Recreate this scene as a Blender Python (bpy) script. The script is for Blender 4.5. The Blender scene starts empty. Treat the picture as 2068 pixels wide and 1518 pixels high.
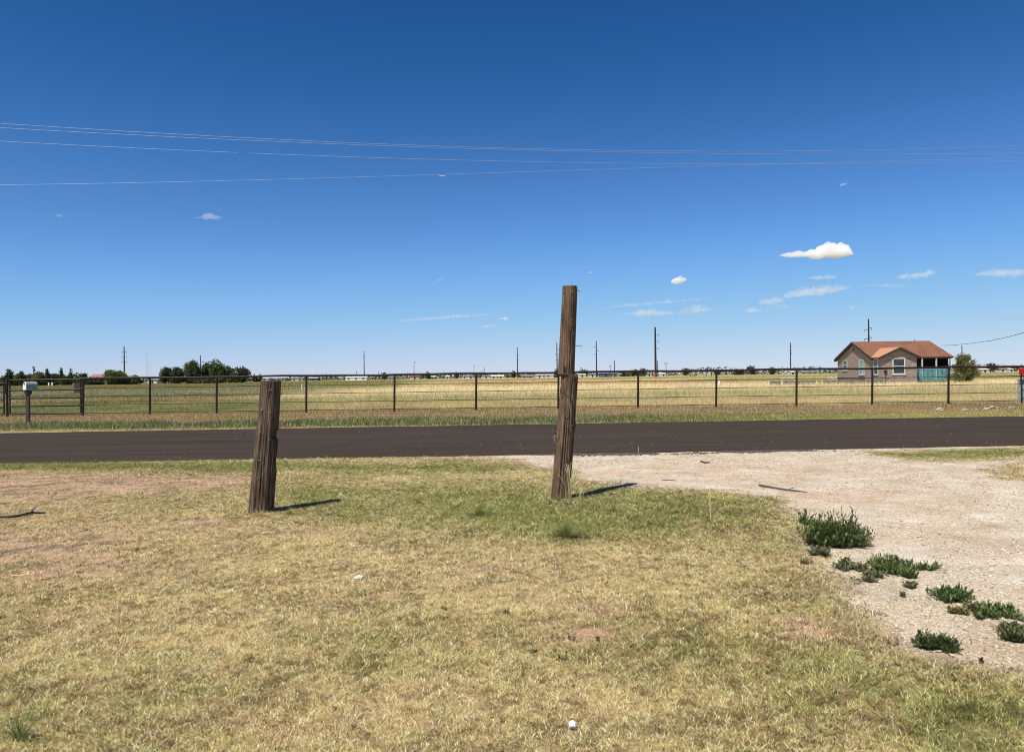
import bpy, bmesh, math, random
import numpy as np
from mathutils import Matrix, Vector

R = math.radians
rng = np.random.default_rng(7)
random.seed(7)
SC = bpy.context.scene
COL = SC.collection

# ------------------------------------------------------------------ camera
W0, H0, FPX = 2068.0, 1518.0, 1554.0
CAM_H, ROLL, PITCH = 1.5, -0.013, -0.0001
cam = bpy.data.cameras.new('camera')
cam.sensor_fit = 'HORIZONTAL'; cam.sensor_width = 36.0
cam.lens = 36.0 * FPX / W0
cam.clip_start = 0.05; cam.clip_end = 40000
camo = bpy.data.objects.new('camera', cam); COL.objects.link(camo)
CAM_M = Matrix.Translation((0, 0, CAM_H)) @ Matrix.Rotation(math.pi/2 + PITCH, 4, 'X') @ Matrix.Rotation(ROLL, 4, 'Z')
camo.matrix_world = CAM_M
SC.camera = camo

# ------------------------------------------------------------------ light
SUN_EL = R(59.5)
TO_SUN = Vector((-0.6*math.cos(SUN_EL), -0.8*math.cos(SUN_EL), math.sin(SUN_EL)))
world = bpy.data.worlds.new('World'); SC.world = world; world.use_nodes = True
wn = world.node_tree; wn.nodes.clear()
sky = wn.nodes.new('ShaderNodeTexSky'); sky.sky_type = 'NISHITA'; sky.sun_disc = False
sky.sun_elevation = SUN_EL
sky.sun_rotation = math.atan2(TO_SUN.x, TO_SUN.y)
sky.altitude = 1100; sky.air_density = 1.0; sky.dust_density = 0.0; sky.ozone_density = 6.0
# the camera's tone response to the clear high plains sky (same curve in every direction)
hs = wn.nodes.new('ShaderNodeRGBCurve'); cm = hs.mapping; cm.use_clip = False; cm.extend = 'EXTRAPOLATED'
for ci, pts in enumerate((((.05,.002),(.087,.0168),(.103,.026),(.170,.093),(.292,.216),(.663,.52),(.799,.60)),
                          ((.10,.045),(.166,.093),(.196,.124),(.313,.262),(.493,.468),(.808,.668),(.852,.69)),
                          ((.2,.15),(.3426,.305),(.3935,.366),(.566,.635),(.70,.82),(.76,.84)))):
    cv = cm.curves[ci]
    cv.points[0].location = (0, 0); cv.points[1].location = (pts[-1][0]/.105, pts[-1][1]/.105)
    for a_, b_ in pts[:-1]: cv.points.new(a_/.105, b_/.105)
cm.update()
bg = wn.nodes.new('ShaderNodeBackground'); bg.inputs['Strength'].default_value = 0.0853
wo = wn.nodes.new('ShaderNodeOutputWorld')
wn.links.new(sky.outputs[0], hs.inputs['Color']); wn.links.new(hs.outputs[0], bg.inputs['Color'])
wn.links.new(bg.outputs[0], wo.inputs['Surface'])
sl = bpy.data.lights.new('sun', 'SUN'); sl.energy = 5.0; sl.angle = R(0.53); sl.color = (1, .955, .88)
so = bpy.data.objects.new('sun', sl); COL.objects.link(so)
so.rotation_euler = TO_SUN.to_track_quat('Z', 'Y').to_euler(); so.location = (0, 0, 60)
SC.view_settings.view_transform = 'Standard'; SC.view_settings.look = 'None'
SC.view_settings.exposure = 0.3; SC.view_settings.gamma = 1
SC.cycles.volume_bounces = 8; SC.cycles.max_bounces = 8; SC.cycles.transparent_max_bounces = 8
SC.cycles.pixel_filter_type = 'BLACKMAN_HARRIS'; SC.cycles.filter_width = 1.05

# ------------------------------------------------------------------ helpers: pixels of the photo <-> world
M3 = CAM_M.to_3x3()
def ray(px, py):
    return M3 @ Vector(((px - W0/2)/FPX, -(py - H0/2)/FPX, -1.0))
def G(px, py, z=0.0):
    d = ray(px, py); t = (z - CAM_H)/d.z
    return Vector((d.x*t, d.y*t, z))
def P(px, py, Y):
    d = ray(px, py); t = Y/d.y
    return Vector((d.x*t, Y, CAM_H + d.z*t))
def hor(px): return H0/2 - 0.013*(px - W0/2)
IM = np.array(M3.inverted())
def proj(x, y, z=0.0):
    x = np.asarray(x, float); y = np.asarray(y, float)
    v0 = x; v1 = y; v2 = z - CAM_H
    cx = IM[0,0]*v0 + IM[0,1]*v1 + IM[0,2]*v2
    cy = IM[1,0]*v0 + IM[1,1]*v1 + IM[1,2]*v2
    cz = IM[2,0]*v0 + IM[2,1]*v1 + IM[2,2]*v2
    cz = np.minimum(cz, -1e-3)
    return W0/2 - cx/cz*FPX, H0/2 + cy/cz*FPX

def _h(ix, iy, seed):
    n = (ix.astype(np.int64)*374761393 + iy.astype(np.int64)*668265263 + seed*974634777) & 0xffffffff
    n = ((n ^ (n >> 13))*1274126177) & 0xffffffff
    n = (n ^ (n >> 16)) & 0xffffffff
    return n/4294967295.0
def vn(x, y, seed=0):
    x = np.asarray(x, float); y = np.asarray(y, float)
    ix = np.floor(x); iy = np.floor(y); fx = x-ix; fy = y-iy
    fx = fx*fx*(3-2*fx); fy = fy*fy*(3-2*fy)
    a = _h(ix, iy, seed); b = _h(ix+1, iy, seed); c = _h(ix, iy+1, seed); d = _h(ix+1, iy+1, seed)
    return (a*(1-fx)+b*fx)*(1-fy) + (c*(1-fx)+d*fx)*fy
def fbm(x, y, seed=0, octv=4):
    s = 0; a = .5; t = 0
    for i in range(octv):
        s = s + a*vn(x*2**i, y*2**i, seed+i*17); t += a; a *= .5
    return s/t
def sst(a, b, x):
    t = np.clip((x-a)/(b-a), 0, 1); return t*t*(3-2*t)
def lerp(a, b, t):
    return a + (b-a)*t
def inpoly(px, py, poly):
    px = np.asarray(px); py = np.asarray(py); r = np.zeros(px.shape, bool)
    n = len(poly)
    for i in range(n):
        x1, y1 = poly[i]; x2, y2 = poly[(i+1) % n]
        if y1 == y2: continue
        c = ((y1 > py) != (y2 > py)) & (px < (x2-x1)*(py-y1)/(y2-y1)+x1)
        r ^= c
    return r

# ------------------------------------------------------------------ helpers: tagging and meshes
def tag(o, label=None, cat=None, group=None, kind=None):
    if label: o['label'] = label
    if cat: o['category'] = cat
    if group: o['group'] = group
    if kind: o['kind'] = kind
    return o
def empty(name, loc, label, cat, group=None, rz=0):
    o = bpy.data.objects.new(name, None); COL.objects.link(o)
    o.location = loc; o.rotation_euler = (0, 0, rz); o.empty_display_size = .2
    return tag(o, label, cat, group)
def link(name, me, mat, parent=None, loc=None):
    if mat is not None:
        for m in (mat if isinstance(mat, (list, tuple)) else [mat]): me.materials.append(m)
    o = bpy.data.objects.new(name, me); COL.objects.link(o)
    if parent is not None: o.parent = parent
    if loc is not None: o.location = loc
    return o
def copy_tree(o, parent=None):
    c = o.copy(); COL.objects.link(c)
    if parent is not None: c.parent = parent
    for ch in list(o.children): copy_tree(ch, c)
    return c
class MB:
    def __init__(s): s.v = []; s.f = []; s.sm = []
    def add(s, vs, fs, smooth=False):
        b = len(s.v); s.v += [tuple(v) for v in vs]; s.f += [tuple(b+i for i in f) for f in fs]; s.sm += [smooth]*len(fs)
        return s
    def box(s, a, b, M=None):
        x0, y0, z0 = a; x1, y1, z1 = b
        vs = [Vector(p) for p in ((x0,y0,z0),(x1,y0,z0),(x1,y1,z0),(x0,y1,z0),(x0,y0,z1),(x1,y0,z1),(x1,y1,z1),(x0,y1,z1))]
        if M is not None: vs = [M @ v for v in vs]
        return s.add(vs, [(0,3,2,1),(4,5,6,7),(0,1,5,4),(1,2,6,5),(2,3,7,6),(3,0,4,7)])
    def prism(s, poly, n):   # planar polygon extruded by vector n
        k = len(poly); n = Vector(n); p = [Vector(q) for q in poly]
        return s.add(p+[q+n for q in p], [tuple(range(k-1,-1,-1)), tuple(range(k, 2*k))]+[(i,(i+1)%k,k+(i+1)%k,k+i) for i in range(k)])
    def tube(s, pts, rad, seg=8, cap=True):
        pts = [Vector(p) for p in pts]; n = len(pts)
        rads = rad if isinstance(rad, (list, tuple)) else [rad]*n
        vs = []; fs = []
        ref = Vector((0,0,1))
        for i, p in enumerate(pts):
            t = (pts[min(i+1,n-1)]-pts[max(i-1,0)]).normalized()
            r = ref if abs(t.dot(ref)) < .95 else Vector((0,1,0))
            u = t.cross(r).normalized(); w = t.cross(u)
            for k in range(seg):
                a = 2*math.pi*k/seg
                vs.append(p+(u*math.cos(a)+w*math.sin(a))*rads[i])
        for i in range(n-1):
            for k in range(seg):
                a = i*seg+k; b = i*seg+(k+1)%seg
                fs.append((a,b,b+seg,a+seg))
        s.add(vs, fs, True)
        if cap:
            s.add([vs[k] for k in range(seg)], [tuple(range(seg))]); s.add([vs[(n-1)*seg+k] for k in range(seg)], [tuple(range(seg-1,-1,-1))])
        return s
    def mesh(s, name):
        me = bpy.data.meshes.new(name); me.from_pydata(s.v, [], s.f)
        me.polygons.foreach_set('use_smooth', s.sm); me.update(); return me
    def build(s, name, mat, parent=None, loc=None):
        return link(name, s.mesh(name), mat, parent, loc)
def np_mesh(name, V, F, k, C=None, smooth=False):
    """V (n,3), F (m,k) -> mesh; C (n,3) linear colours in attribute 'tint'"""
    me = bpy.data.meshes.new(name)
    me.vertices.add(len(V)); me.vertices.foreach_set('co', np.ascontiguousarray(V, np.float32).ravel())
    m = len(F)
    me.loops.add(m*k); me.loops.foreach_set('vertex_index', np.ascontiguousarray(F, np.int32).ravel())
    me.polygons.add(m); me.polygons.foreach_set('loop_start', np.arange(0, m*k, k, dtype=np.int32))
    me.polygons.foreach_set('loop_total', np.full(m, k, np.int32))
    if smooth: me.polygons.foreach_set('use_smooth', np.ones(m, bool))
    me.update(calc_edges=True)
    if C is not None:
        at = me.attributes.new('tint', 'FLOAT_COLOR', 'POINT')
        c4 = np.ones((len(V), 4), np.float32); c4[:, :3] = C
        at.data.foreach_set('color', c4.ravel())
    return me

# ------------------------------------------------------------------ materials
def nt(name):
    m = bpy.data.materials.new(name); m.use_nodes = True; m.node_tree.nodes.clear()
    N = m.node_tree.nodes; L = m.node_tree.links
    out = N.new('ShaderNodeOutputMaterial')
    return m, N, L, out
def solid(name, col, rough=.6, metal=0, var=.15, scale=8, stretch=(1,1,1), bump=0, spec=.4, var2=None):
    m, N, L, out = nt(name)
    b = N.new('ShaderNodeBsdfPrincipled'); b.inputs['Roughness'].default_value = rough
    b.inputs['Metallic'].default_value = metal; b.inputs['Specular IOR Level'].default_value = spec
    tc = N.new('ShaderNodeTexCoord'); mp = N.new('ShaderNodeMapping'); mp.inputs['Scale'].default_value = stretch
    nz = N.new('ShaderNodeTexNoise'); nz.inputs['Scale'].default_value = scale; nz.inputs['Detail'].default_value = 6
    L.new(tc.outputs['Object'], mp.inputs[0]); L.new(mp.outputs[0], nz.inputs['Vector'])
    cr = N.new('ShaderNodeValToRGB')
    c0 = [max(0, c*(1-var*1.6)) for c in col]; c1 = [min(1, c*(1+var*1.6)) for c in col]
    if var2: c1 = list(var2)
    cr.color_ramp.elements[0].position = .3; cr.color_ramp.elements[1].position = .7
    cr.color_ramp.elements[0].color = (*c0, 1); cr.color_ramp.elements[1].color = (*c1, 1)
    L.new(nz.outputs['Fac'], cr.inputs[0]); L.new(cr.outputs[0], b.inputs['Base Color'])
    if bump:
        bp = N.new('ShaderNodeBump'); bp.inputs['Strength'].default_value = bump; bp.inputs['Distance'].default_value = .02
        L.new(nz.outputs['Fac'], bp.inputs['Height']); L.new(bp.outputs[0], b.inputs['Normal'])
    L.new(b.outputs[0], out.inputs[0]); return m
def leafy(name, mult=(1,1,1), trans=.3, rough=.6):
    m, N, L, out = nt(name)
    a = N.new('ShaderNodeAttribute'); a.attribute_name = 'tint'
    mx = N.new('ShaderNodeMix'); mx.data_type = 'RGBA'; mx.blend_type = 'MULTIPLY'; mx.inputs[0].default_value = 1
    mx.inputs[7].default_value = (*mult, 1); L.new(a.outputs['Color'], mx.inputs[6])
    d = N.new('ShaderNodeBsdfPrincipled'); d.inputs['Roughness'].default_value = rough; d.inputs['Specular IOR Level'].default_value = .25
    t = N.new('ShaderNodeBsdfTranslucent'); ms = N.new('ShaderNodeMixShader'); ms.inputs[0].default_value = trans
    L.new(mx.outputs[2], d.inputs['Base Color']); L.new(mx.outputs[2], t.inputs['Color'])
    L.new(d.outputs[0], ms.inputs[1]); L.new(t.outputs[0], ms.inputs[2]); L.new(ms.outputs[0], out.inputs[0])
    return m
def ground_mat(name, stony=False):
    m, N, L, out = nt(name)
    b = N.new('ShaderNodeBsdfPrincipled'); b.inputs['Roughness'].default_value = .95; b.inputs['Specular IOR Level'].default_value = .1
    a = N.new('ShaderNodeAttribute'); a.attribute_name = 'tint'
    tc = N.new('ShaderNodeTexCoord')
    n1 = N.new('ShaderNodeTexNoise'); n1.inputs['Scale'].default_value = 55 if stony else 40; n1.inputs['Detail'].default_value = 6; n1.inputs['Roughness'].default_value = .7
    n2 = N.new('ShaderNodeTexNoise'); n2.inputs['Scale'].default_value = 1.6; n2.inputs['Detail'].default_value = 8; n2.inputs['Roughness'].default_value = .65
    L.new(tc.outputs['Object'], n1.inputs['Vector']); L.new(tc.outputs['Object'], n2.inputs['Vector'])
    r1 = N.new('ShaderNodeValToRGB'); r1.color_ramp.elements[0].position = .32; r1.color_ramp.elements[1].position = .68
    r1.color_ramp.elements[0].color = (.42,.39,.35,1) if stony else (.5,.47,.43,1); r1.color_ramp.elements[1].color = (1.32,1.32,1.32,1)
    r2 = N.new('ShaderNodeValToRGB'); r2.color_ramp.elements[0].position = .3; r2.color_ramp.elements[1].position = .7
    r2.color_ramp.elements[0].color = (.74,.70,.65,1); r2.color_ramp.elements[1].color = (1.16,1.16,1.16,1)
    L.new(n1.outputs['Fac'], r1.inputs[0]); L.new(n2.outputs['Fac'], r2.inputs[0])
    x1 = N.new('ShaderNodeMix'); x1.data_type = 'RGBA'; x1.blend_type = 'MULTIPLY'; x1.inputs[0].default_value = 1
    x2 = N.new('ShaderNodeMix'); x2.data_type = 'RGBA'; x2.blend_type = 'MULTIPLY'; x2.inputs[0].default_value = 1
    L.new(a.outputs['Color'], x1.inputs[6]); L.new(r1.outputs[0], x1.inputs[7])
    L.new(x1.outputs[2], x2.inputs[6]); L.new(r2.outputs[0], x2.inputs[7]); L.new(x2.outputs[2], b.inputs['Base Color'])
    bp = N.new('ShaderNodeBump'); bp.inputs['Strength'].default_value = .7; bp.inputs['Distance'].default_value = .012
    L.new(n1.outputs['Fac'], bp.inputs['Height']); L.new(bp.outputs[0], b.inputs['Normal'])
    L.new(b.outputs[0], out.inputs[0]); return m
def asphalt():
    m, N, L, out = nt('asphalt')
    b = N.new('ShaderNodeBsdfPrincipled'); b.inputs['Roughness'].default_value = .95; b.inputs['Specular IOR Level'].default_value = .08
    tc = N.new('ShaderNodeTexCoord')
    mp = N.new('ShaderNodeMapping'); mp.inputs['Rotation'].default_value = (0,0,-.055); mp.inputs['Scale'].default_value = (.05,1.1,1)
    n1 = N.new('ShaderNodeTexNoise'); n1.inputs['Scale'].default_value = 90; n1.inputs['Detail'].default_value = 4
    n2 = N.new('ShaderNodeTexNoise'); n2.inputs['Scale'].default_value = 2.2; n2.inputs['Detail'].default_value = 7; n2.inputs['Roughness'].default_value = .62
    n3 = N.new('ShaderNodeTexNoise'); n3.inputs['Scale'].default_value = .5; n3.inputs['Detail'].default_value = 5
    L.new(tc.outputs['Object'], n1.inputs['Vector']); L.new(tc.outputs['Object'], mp.inputs[0]); L.new(mp.outputs[0], n2.inputs['Vector'])
    L.new(tc.outputs['Object'], n3.inputs['Vector'])
    r1 = N.new('ShaderNodeValToRGB'); r1.color_ramp.elements[0].color = (.0205,.0145,.0098,1); r1.color_ramp.elements[1].color = (.079,.060,.044,1)
    r1.color_ramp.elements[0].position = .25; r1.color_ramp.elements[1].position = .8
    r2 = N.new('ShaderNodeValToRGB'); r2.color_ramp.elements[0].color = (.78,.78,.79,1); r2.color_ramp.elements[1].color = (1.22,1.2,1.17,1)
    r2.color_ramp.elements[0].position = .35; r2.color_ramp.elements[1].position = .65
    r3 = N.new('ShaderNodeValToRGB'); r3.color_ramp.elements[0].color = (.86,.86,.86,1); r3.color_ramp.elements[1].color = (1.12,1.12,1.12,1)
    L.new(n1.outputs['Fac'], r1.inputs[0]); L.new(n2.outputs['Fac'], r2.inputs[0]); L.new(n3.outputs['Fac'], r3.inputs[0])
    x = N.new('ShaderNodeMix'); x.data_type = 'RGBA'; x.blend_type = 'MULTIPLY'; x.inputs[0].default_value = 1
    y = N.new('ShaderNodeMix'); y.data_type = 'RGBA'; y.blend_type = 'MULTIPLY'; y.inputs[0].default_value = 1
    L.new(r1.outputs[0], x.inputs[6]); L.new(r2.outputs[0], x.inputs[7]); L.new(x.outputs[2], y.inputs[6]); L.new(r3.outputs[0], y.inputs[7])
    L.new(y.outputs[2], b.inputs['Base Color'])
    bp = N.new('ShaderNodeBump'); bp.inputs['Strength'].default_value = .5; bp.inputs['Distance'].default_value = .006
    L.new(n1.outputs['Fac'], bp.inputs['Height']); L.new(bp.outputs[0], b.inputs['Normal'])
    L.new(b.outputs[0], out.inputs[0]); return m
def wood_mat(name, c0, c1, c2):
    m, N, L, out = nt(name)
    b = N.new('ShaderNodeBsdfPrincipled'); b.inputs['Roughness'].default_value = .85; b.inputs['Specular IOR Level'].default_value = .2
    tc = N.new('ShaderNodeTexCoord'); mp = N.new('ShaderNodeMapping'); mp.inputs['Scale'].default_value = (60, 60, 2.2)
    n1 = N.new('ShaderNodeTexNoise'); n1.inputs['Scale'].default_value = 1; n1.inputs['Detail'].default_value = 7; n1.inputs['Roughness'].default_value = .7
    n1.inputs['Distortion'].default_value = .4
    n2 = N.new('ShaderNodeTexNoise'); n2.inputs['Scale'].default_value = 5; n2.inputs['Detail'].default_value = 5
    L.new(tc.outputs['Object'], mp.inputs[0]); L.new(mp.outputs[0], n1.inputs['Vector']); L.new(tc.outputs['Object'], n2.inputs['Vector'])
    r = N.new('ShaderNodeValToRGB'); e = r.color_ramp.elements; e[0].position = .32; e[0].color = (*c0, 1); e[1].position = .72; e[1].color = (*c2, 1)
    k = e.new(.5); k.color = (*c1, 1)
    L.new(n1.outputs['Fac'], r.inputs[0])
    r2 = N.new('ShaderNodeValToRGB'); r2.color_ramp.elements[0].color = (.7,.68,.66,1); r2.color_ramp.elements[1].color = (1.25,1.22,1.2,1)
    r2.color_ramp.elements[0].position = .3; r2.color_ramp.elements[1].position = .7
    L.new(n2.outputs['Fac'], r2.inputs[0])
    x = N.new('ShaderNodeMix'); x.data_type = 'RGBA'; x.blend_type = 'MULTIPLY'; x.inputs[0].default_value = 1
    L.new(r.outputs[0], x.inputs[6]); L.new(r2.outputs[0], x.inputs[7]); L.new(x.outputs[2], b.inputs['Base Color'])
    bp = N.new('ShaderNodeBump'); bp.inputs['Strength'].default_value = .9; bp.inputs['Distance'].default_value = .008
    L.new(n1.outputs['Fac'], bp.inputs['Height']); L.new(bp.outputs[0], b.inputs['Normal'])
    L.new(b.outputs[0], out.inputs[0]); return m
def ribbed(name, col, axis, period, rough=.45, metal=0.0, spots=.2):
    m, N, L, out = nt(name)
    b = N.new('ShaderNodeBsdfPrincipled'); b.inputs['Roughness'].default_value = rough; b.inputs['Metallic'].default_value = metal
    tc = N.new('ShaderNodeTexCoord'); w = N.new('ShaderNodeTexWave'); w.bands_direction = axis; w.inputs['Scale'].default_value = 1/period/3.1416*1.57
    w.inputs['Distortion'].default_value = .0
    n = N.new('ShaderNodeTexNoise'); n.inputs['Scale'].default_value = .9; n.inputs['Detail'].default_value = 8
    L.new(tc.outputs['Object'], w.inputs['Vector']); L.new(tc.outputs['Object'], n.inputs['Vector'])
    r = N.new('ShaderNodeValToRGB'); r.color_ramp.elements[0].color = (*[c*(1-spots*1.5) for c in col], 1); r.color_ramp.elements[1].color = (*[min(1, c*(1+spots)) for c in col], 1)
    r.color_ramp.elements[0].position = .3; r.color_ramp.elements[1].position = .65
    r2 = N.new('ShaderNodeValToRGB'); r2.color_ramp.elements[0].color = (.78,.78,.78,1); r2.color_ramp.elements[1].color = (1.08,1.08,1.08,1)
    L.new(n.outputs['Fac'], r.inputs[0]); L.new(w.outputs['Fac'], r2.inputs[0])
    x = N.new('ShaderNodeMix'); x.data_type = 'RGBA'; x.blend_type = 'MULTIPLY'; x.inputs[0].default_value = 1
    L.new(r.outputs[0], x.inputs[6]); L.new(r2.outputs[0], x.inputs[7]); L.new(x.outputs[2], b.inputs['Base Color'])
    bp = N.new('ShaderNodeBump'); bp.inputs['Strength'].default_value = .5; bp.inputs['Distance'].default_value = .03
    L.new(w.outputs['Fac'], bp.inputs['Height']); L.new(bp.outputs[0], b.inputs['Normal'])
    L.new(b.outputs[0], out.inputs[0]); return m
def cloud_mat(name, dens):
    m, N, L, out = nt(name)
    v = N.new('ShaderNodeVolumeScatter'); v.inputs['Color'].default_value = (.982,.99,1,1); v.inputs['Density'].default_value = dens
    v.inputs['Anisotropy'].default_value = 0.0
    L.new(v.outputs[0], out.inputs['Volume'])
    return m

M_ground = ground_mat('dry soil'); M_drive = ground_mat('caliche gravel bed', True); M_asphalt = asphalt()
M_grass = leafy('grass blades', trans=.28); M_leaf = leafy('leaves', trans=.25); M_stone = leafy('stones', trans=0)
M_rust = solid('rusted pipe', (.019,.010,.008), .6, .2, .3, 14, var2=(.036,.019,.014), bump=.2)
M_pipe = solid('dark pipe', (.028,.019,.018), .5, .3, .3, 9, var2=(.055,.037,.034))
M_wire = solid('fence rod', (.05,.032,.025), .6, .4, .3, 9)
M_post1 = wood_mat('weathered creosote wood', (.018,.012,.008), (.105,.074,.050), (.245,.19,.138))
M_post2 = wood_mat('weathered brown wood', (.022,.014,.008), (.132,.088,.055), (.275,.198,.133))
M_greywood = wood_mat('weathered grey wood', (.03,.026,.018), (.065,.056,.040), (.13,.115,.088))
M_steel = solid('galvanised steel', (.26,.25,.23), .45, .7, .15, 30)
M_alu = solid('aluminium conductor', (.38,.42,.47), .45, .25, .05, 5)
M_blackcable = solid('black cable', (.03,.03,.032), .6, 0, .1, 5)
M_white = solid('white paint', (.80,.80,.78), .5, 0, .08, 6)
M_mail = solid('chalky white metal', (.30,.31,.31), .4, .1, .1, 10)
M_dark = solid('dark metal', (.02,.02,.022), .5, .2, .1, 10)
M_red = solid('red plastic', (.42,.008,.010), .45, 0, .1, 10)
M_ped = solid('grey painted steel', (.42,.44,.39), .5, .1, .08, 12)
M_polesteel = solid('weathering steel pole', (.030,.022,.020), .7, .2, .15, 2)
M_polewood = solid('dark pole wood', (.06,.048,.04), .85, 0, .2, 4, stretch=(4,4,.5))
M_brick = solid('tan brick', (.24,.185,.150), .9, 0, .18, 2.2, stretch=(1,1,5), var2=(.32,.255,.212))
M_roof = ribbed('rusty red metal roofing', (.215,.092,.043), 'X', .4, .65)
M_roof2 = ribbed('bright orange metal roofing', (.58,.28,.145), 'Y', .35, .4, spots=.08)
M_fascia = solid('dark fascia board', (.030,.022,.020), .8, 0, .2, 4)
M_teal = solid('teal paint', (.13,.31,.33), .6, 0, .25, 3)
M_teallight = solid('pale teal window trim', (.36,.47,.46), .6, 0, .1, 5)
M_glass = solid('window glass', (.03,.036,.04), .08, 0, .3, 2, spec=.6)
M_curtain = solid('curtain behind glass', (.25,.30,.31), .3, 0, .5, 2.5, spec=.6)
M_concrete = solid('grey concrete', (.15,.14,.125), .9, 0, .2, 3)
M_whiteblock = solid('white block', (.66,.64,.58), .8, 0, .1, 3)
M_pink = solid('pink plaster', (.5,.30,.24), .9, 0, .1, 1)
M_redroof = ribbed('faded red metal roof', (.34,.135,.12), 'X', .8, .6)
M_greyroof = solid('grey shingle roof', (.16,.16,.16), .9, 0, .15, 1.2)
M_tanroof = solid('brown shingle roof', (.13,.095,.075), .9, 0, .15, 1.2)
M_blue = solid('blue grey siding', (.07,.10,.15), .7, 0, .15, 1)
M_tan = solid('tan siding', (.42,.36,.28), .8, 0, .12, 1)
M_bark = solid('bark', (.07,.055,.042), .95, 0, .2, 6)
M_stick = solid('dead stick', (.10,.075,.065), .9, 0, .25, 20)
M_straw = solid('straw', (.60,.46,.27), .8, 0, .15, 20)
M_paper = solid('crumpled white litter', (.80,.82,.84), .7, 0, .06, 30, bump=.5)

# ------------------------------------------------------------------ layout of the ground
RS = .055
def road_near(x): return 14.5 + RS*x
def road_far(x): return 23.35 + RS*x
DRIVE = [(905,919),(960,926),(1060,932),(1140,948),(1170,966),(1290,984),(1400,987),(1490,991),(1560,1006),(1608,1028),(1622,1060),(1640,1112),
         (1690,1160),(1740,1200),(1775,1250),(1800,1295),(1890,1332),(2068,1372),(2350,1430),(3400,1600),(3400,850),(2068,880)]
VERGE_A = [(1728,916),(1800,911),(1900,908),(2068,902),(3200,875),(3200,921),(2068,926),(1950,930),(1850,929),(1770,924)]
VERGE_B = [(1985,955),(2010,943),(2068,930),(3200,905),(3200,1000),(2068,969),(2010,966)]
TRANS = [(1655,1120),(1750,1150),(1900,1215),(2068,1290),(2350,1400),(2350,1460),(2068,1375),(1890,1335),(1790,1300),(1740,1210)]
def drive_mask(x, y, jit=1.0):
    px, py = proj(x, y)
    s = np.clip((py-hor(px))/250, .15, 3)
    jx = (fbm(x*2.2, y*2.2, 5)-.5)*90*s*jit + (fbm(x*9, y*9, 8)-.5)*50*s*jit
    jy = (fbm(x*2.2, y*2.2, 6)-.5)*26*s*jit + (fbm(x*9, y*9, 9)-.5)*14*s*jit
    qx, qy = px+jx, py+jy
    m = inpoly(qx, qy, DRIVE) & ~inpoly(qx, qy, VERGE_A) & ~inpoly(qx, qy, VERGE_B)
    return m & (x > -3) & (y < road_near(x)+.3) & (y > 1.5)
def gauss(px, py, L):
    s = 0
    for cx, cy, rx, ry, a in L:
        s = s + a*np.exp(-((px-cx)/rx)**2-((py-cy)/ry)**2)
    return s
GREEN = [(1080,1035,340,48,.50),(820,1000,260,32,.30),(1420,1050,190,50,.38),(300,943,900,9,.55),(900,945,300,8,.2),(120,1440,300,110,.30),
         (1330,1330,300,90,.22),(1700,1240,120,110,.22),(2010,1470,220,80,.42),(290,1015,110,28,.25),(620,1012,60,28,.35),(1000,1330,160,60,.06),
         (1600,1440,300,70,.12),(600,1330,260,50,.10),(2000,915,300,9,.5),(1140,1075,50,20,.3)]
DRYN = [(700,1130,330,45,-.30),(220,1090,330,50,-.30),(1000,1190,300,45,-.22),(1350,1160,240,30,-.18),(880,1440,260,60,-.12),(500,1080,180,22,-.2)]
SOIL = [(80,985,340,32,.56),(330,972,300,18,.36),(60,1110,260,60,.52),(560,1070,120,14,.25),(260,1150,180,25,.20),(1160,1225,100,18,.35),(1185,1282,55,16,.75),(1080,1216,50,9,.5),(410,1055,45,5,.9),
        (1650,1195,90,14,.35),(950,924,140,5,.7),(1640,1270,80,25,.42),(1860,1300,160,25,.3),(980,1150,120,14,.25),(1100,935,60,8,.6),(560,1290,60,20,.15)]
def lawn_maps(x, y):
    px, py = proj(x, y)
    n = fbm(x*1.1, y*1.1, 21)-.5; n2 = fbm(x*4, y*4, 31)-.5
    g = .10 + 1.45*gauss(px, py, GREEN) + 1.1*gauss(px, py, DRYN) + n*.85 + n2*.5
    s = .04 + 1.35*gauss(px, py, SOIL) + (fbm(x*1.6, y*1.6, 41)-.5)*.7 + (fbm(x*6, y*6, 51)-.5)*.6
    return np.clip(g, 0, 1), np.clip(s, 0, 1)
def relief(x, y):
    off = sst(0, 1.2, np.abs(y - (road_near(x)+road_far(x))/2) - 4.35)   # flat under the road
    near = sst(60, 20, y)
    h = (fbm(x*.8, y*.8, 3)-.5)*.05 + (fbm(x*3.5, y*3.5, 4)-.5)*.022 + (fbm(x*14, y*14, 12)-.5)*.012
    return h*off*near*np.where(y < 14, 1, .8)

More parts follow.
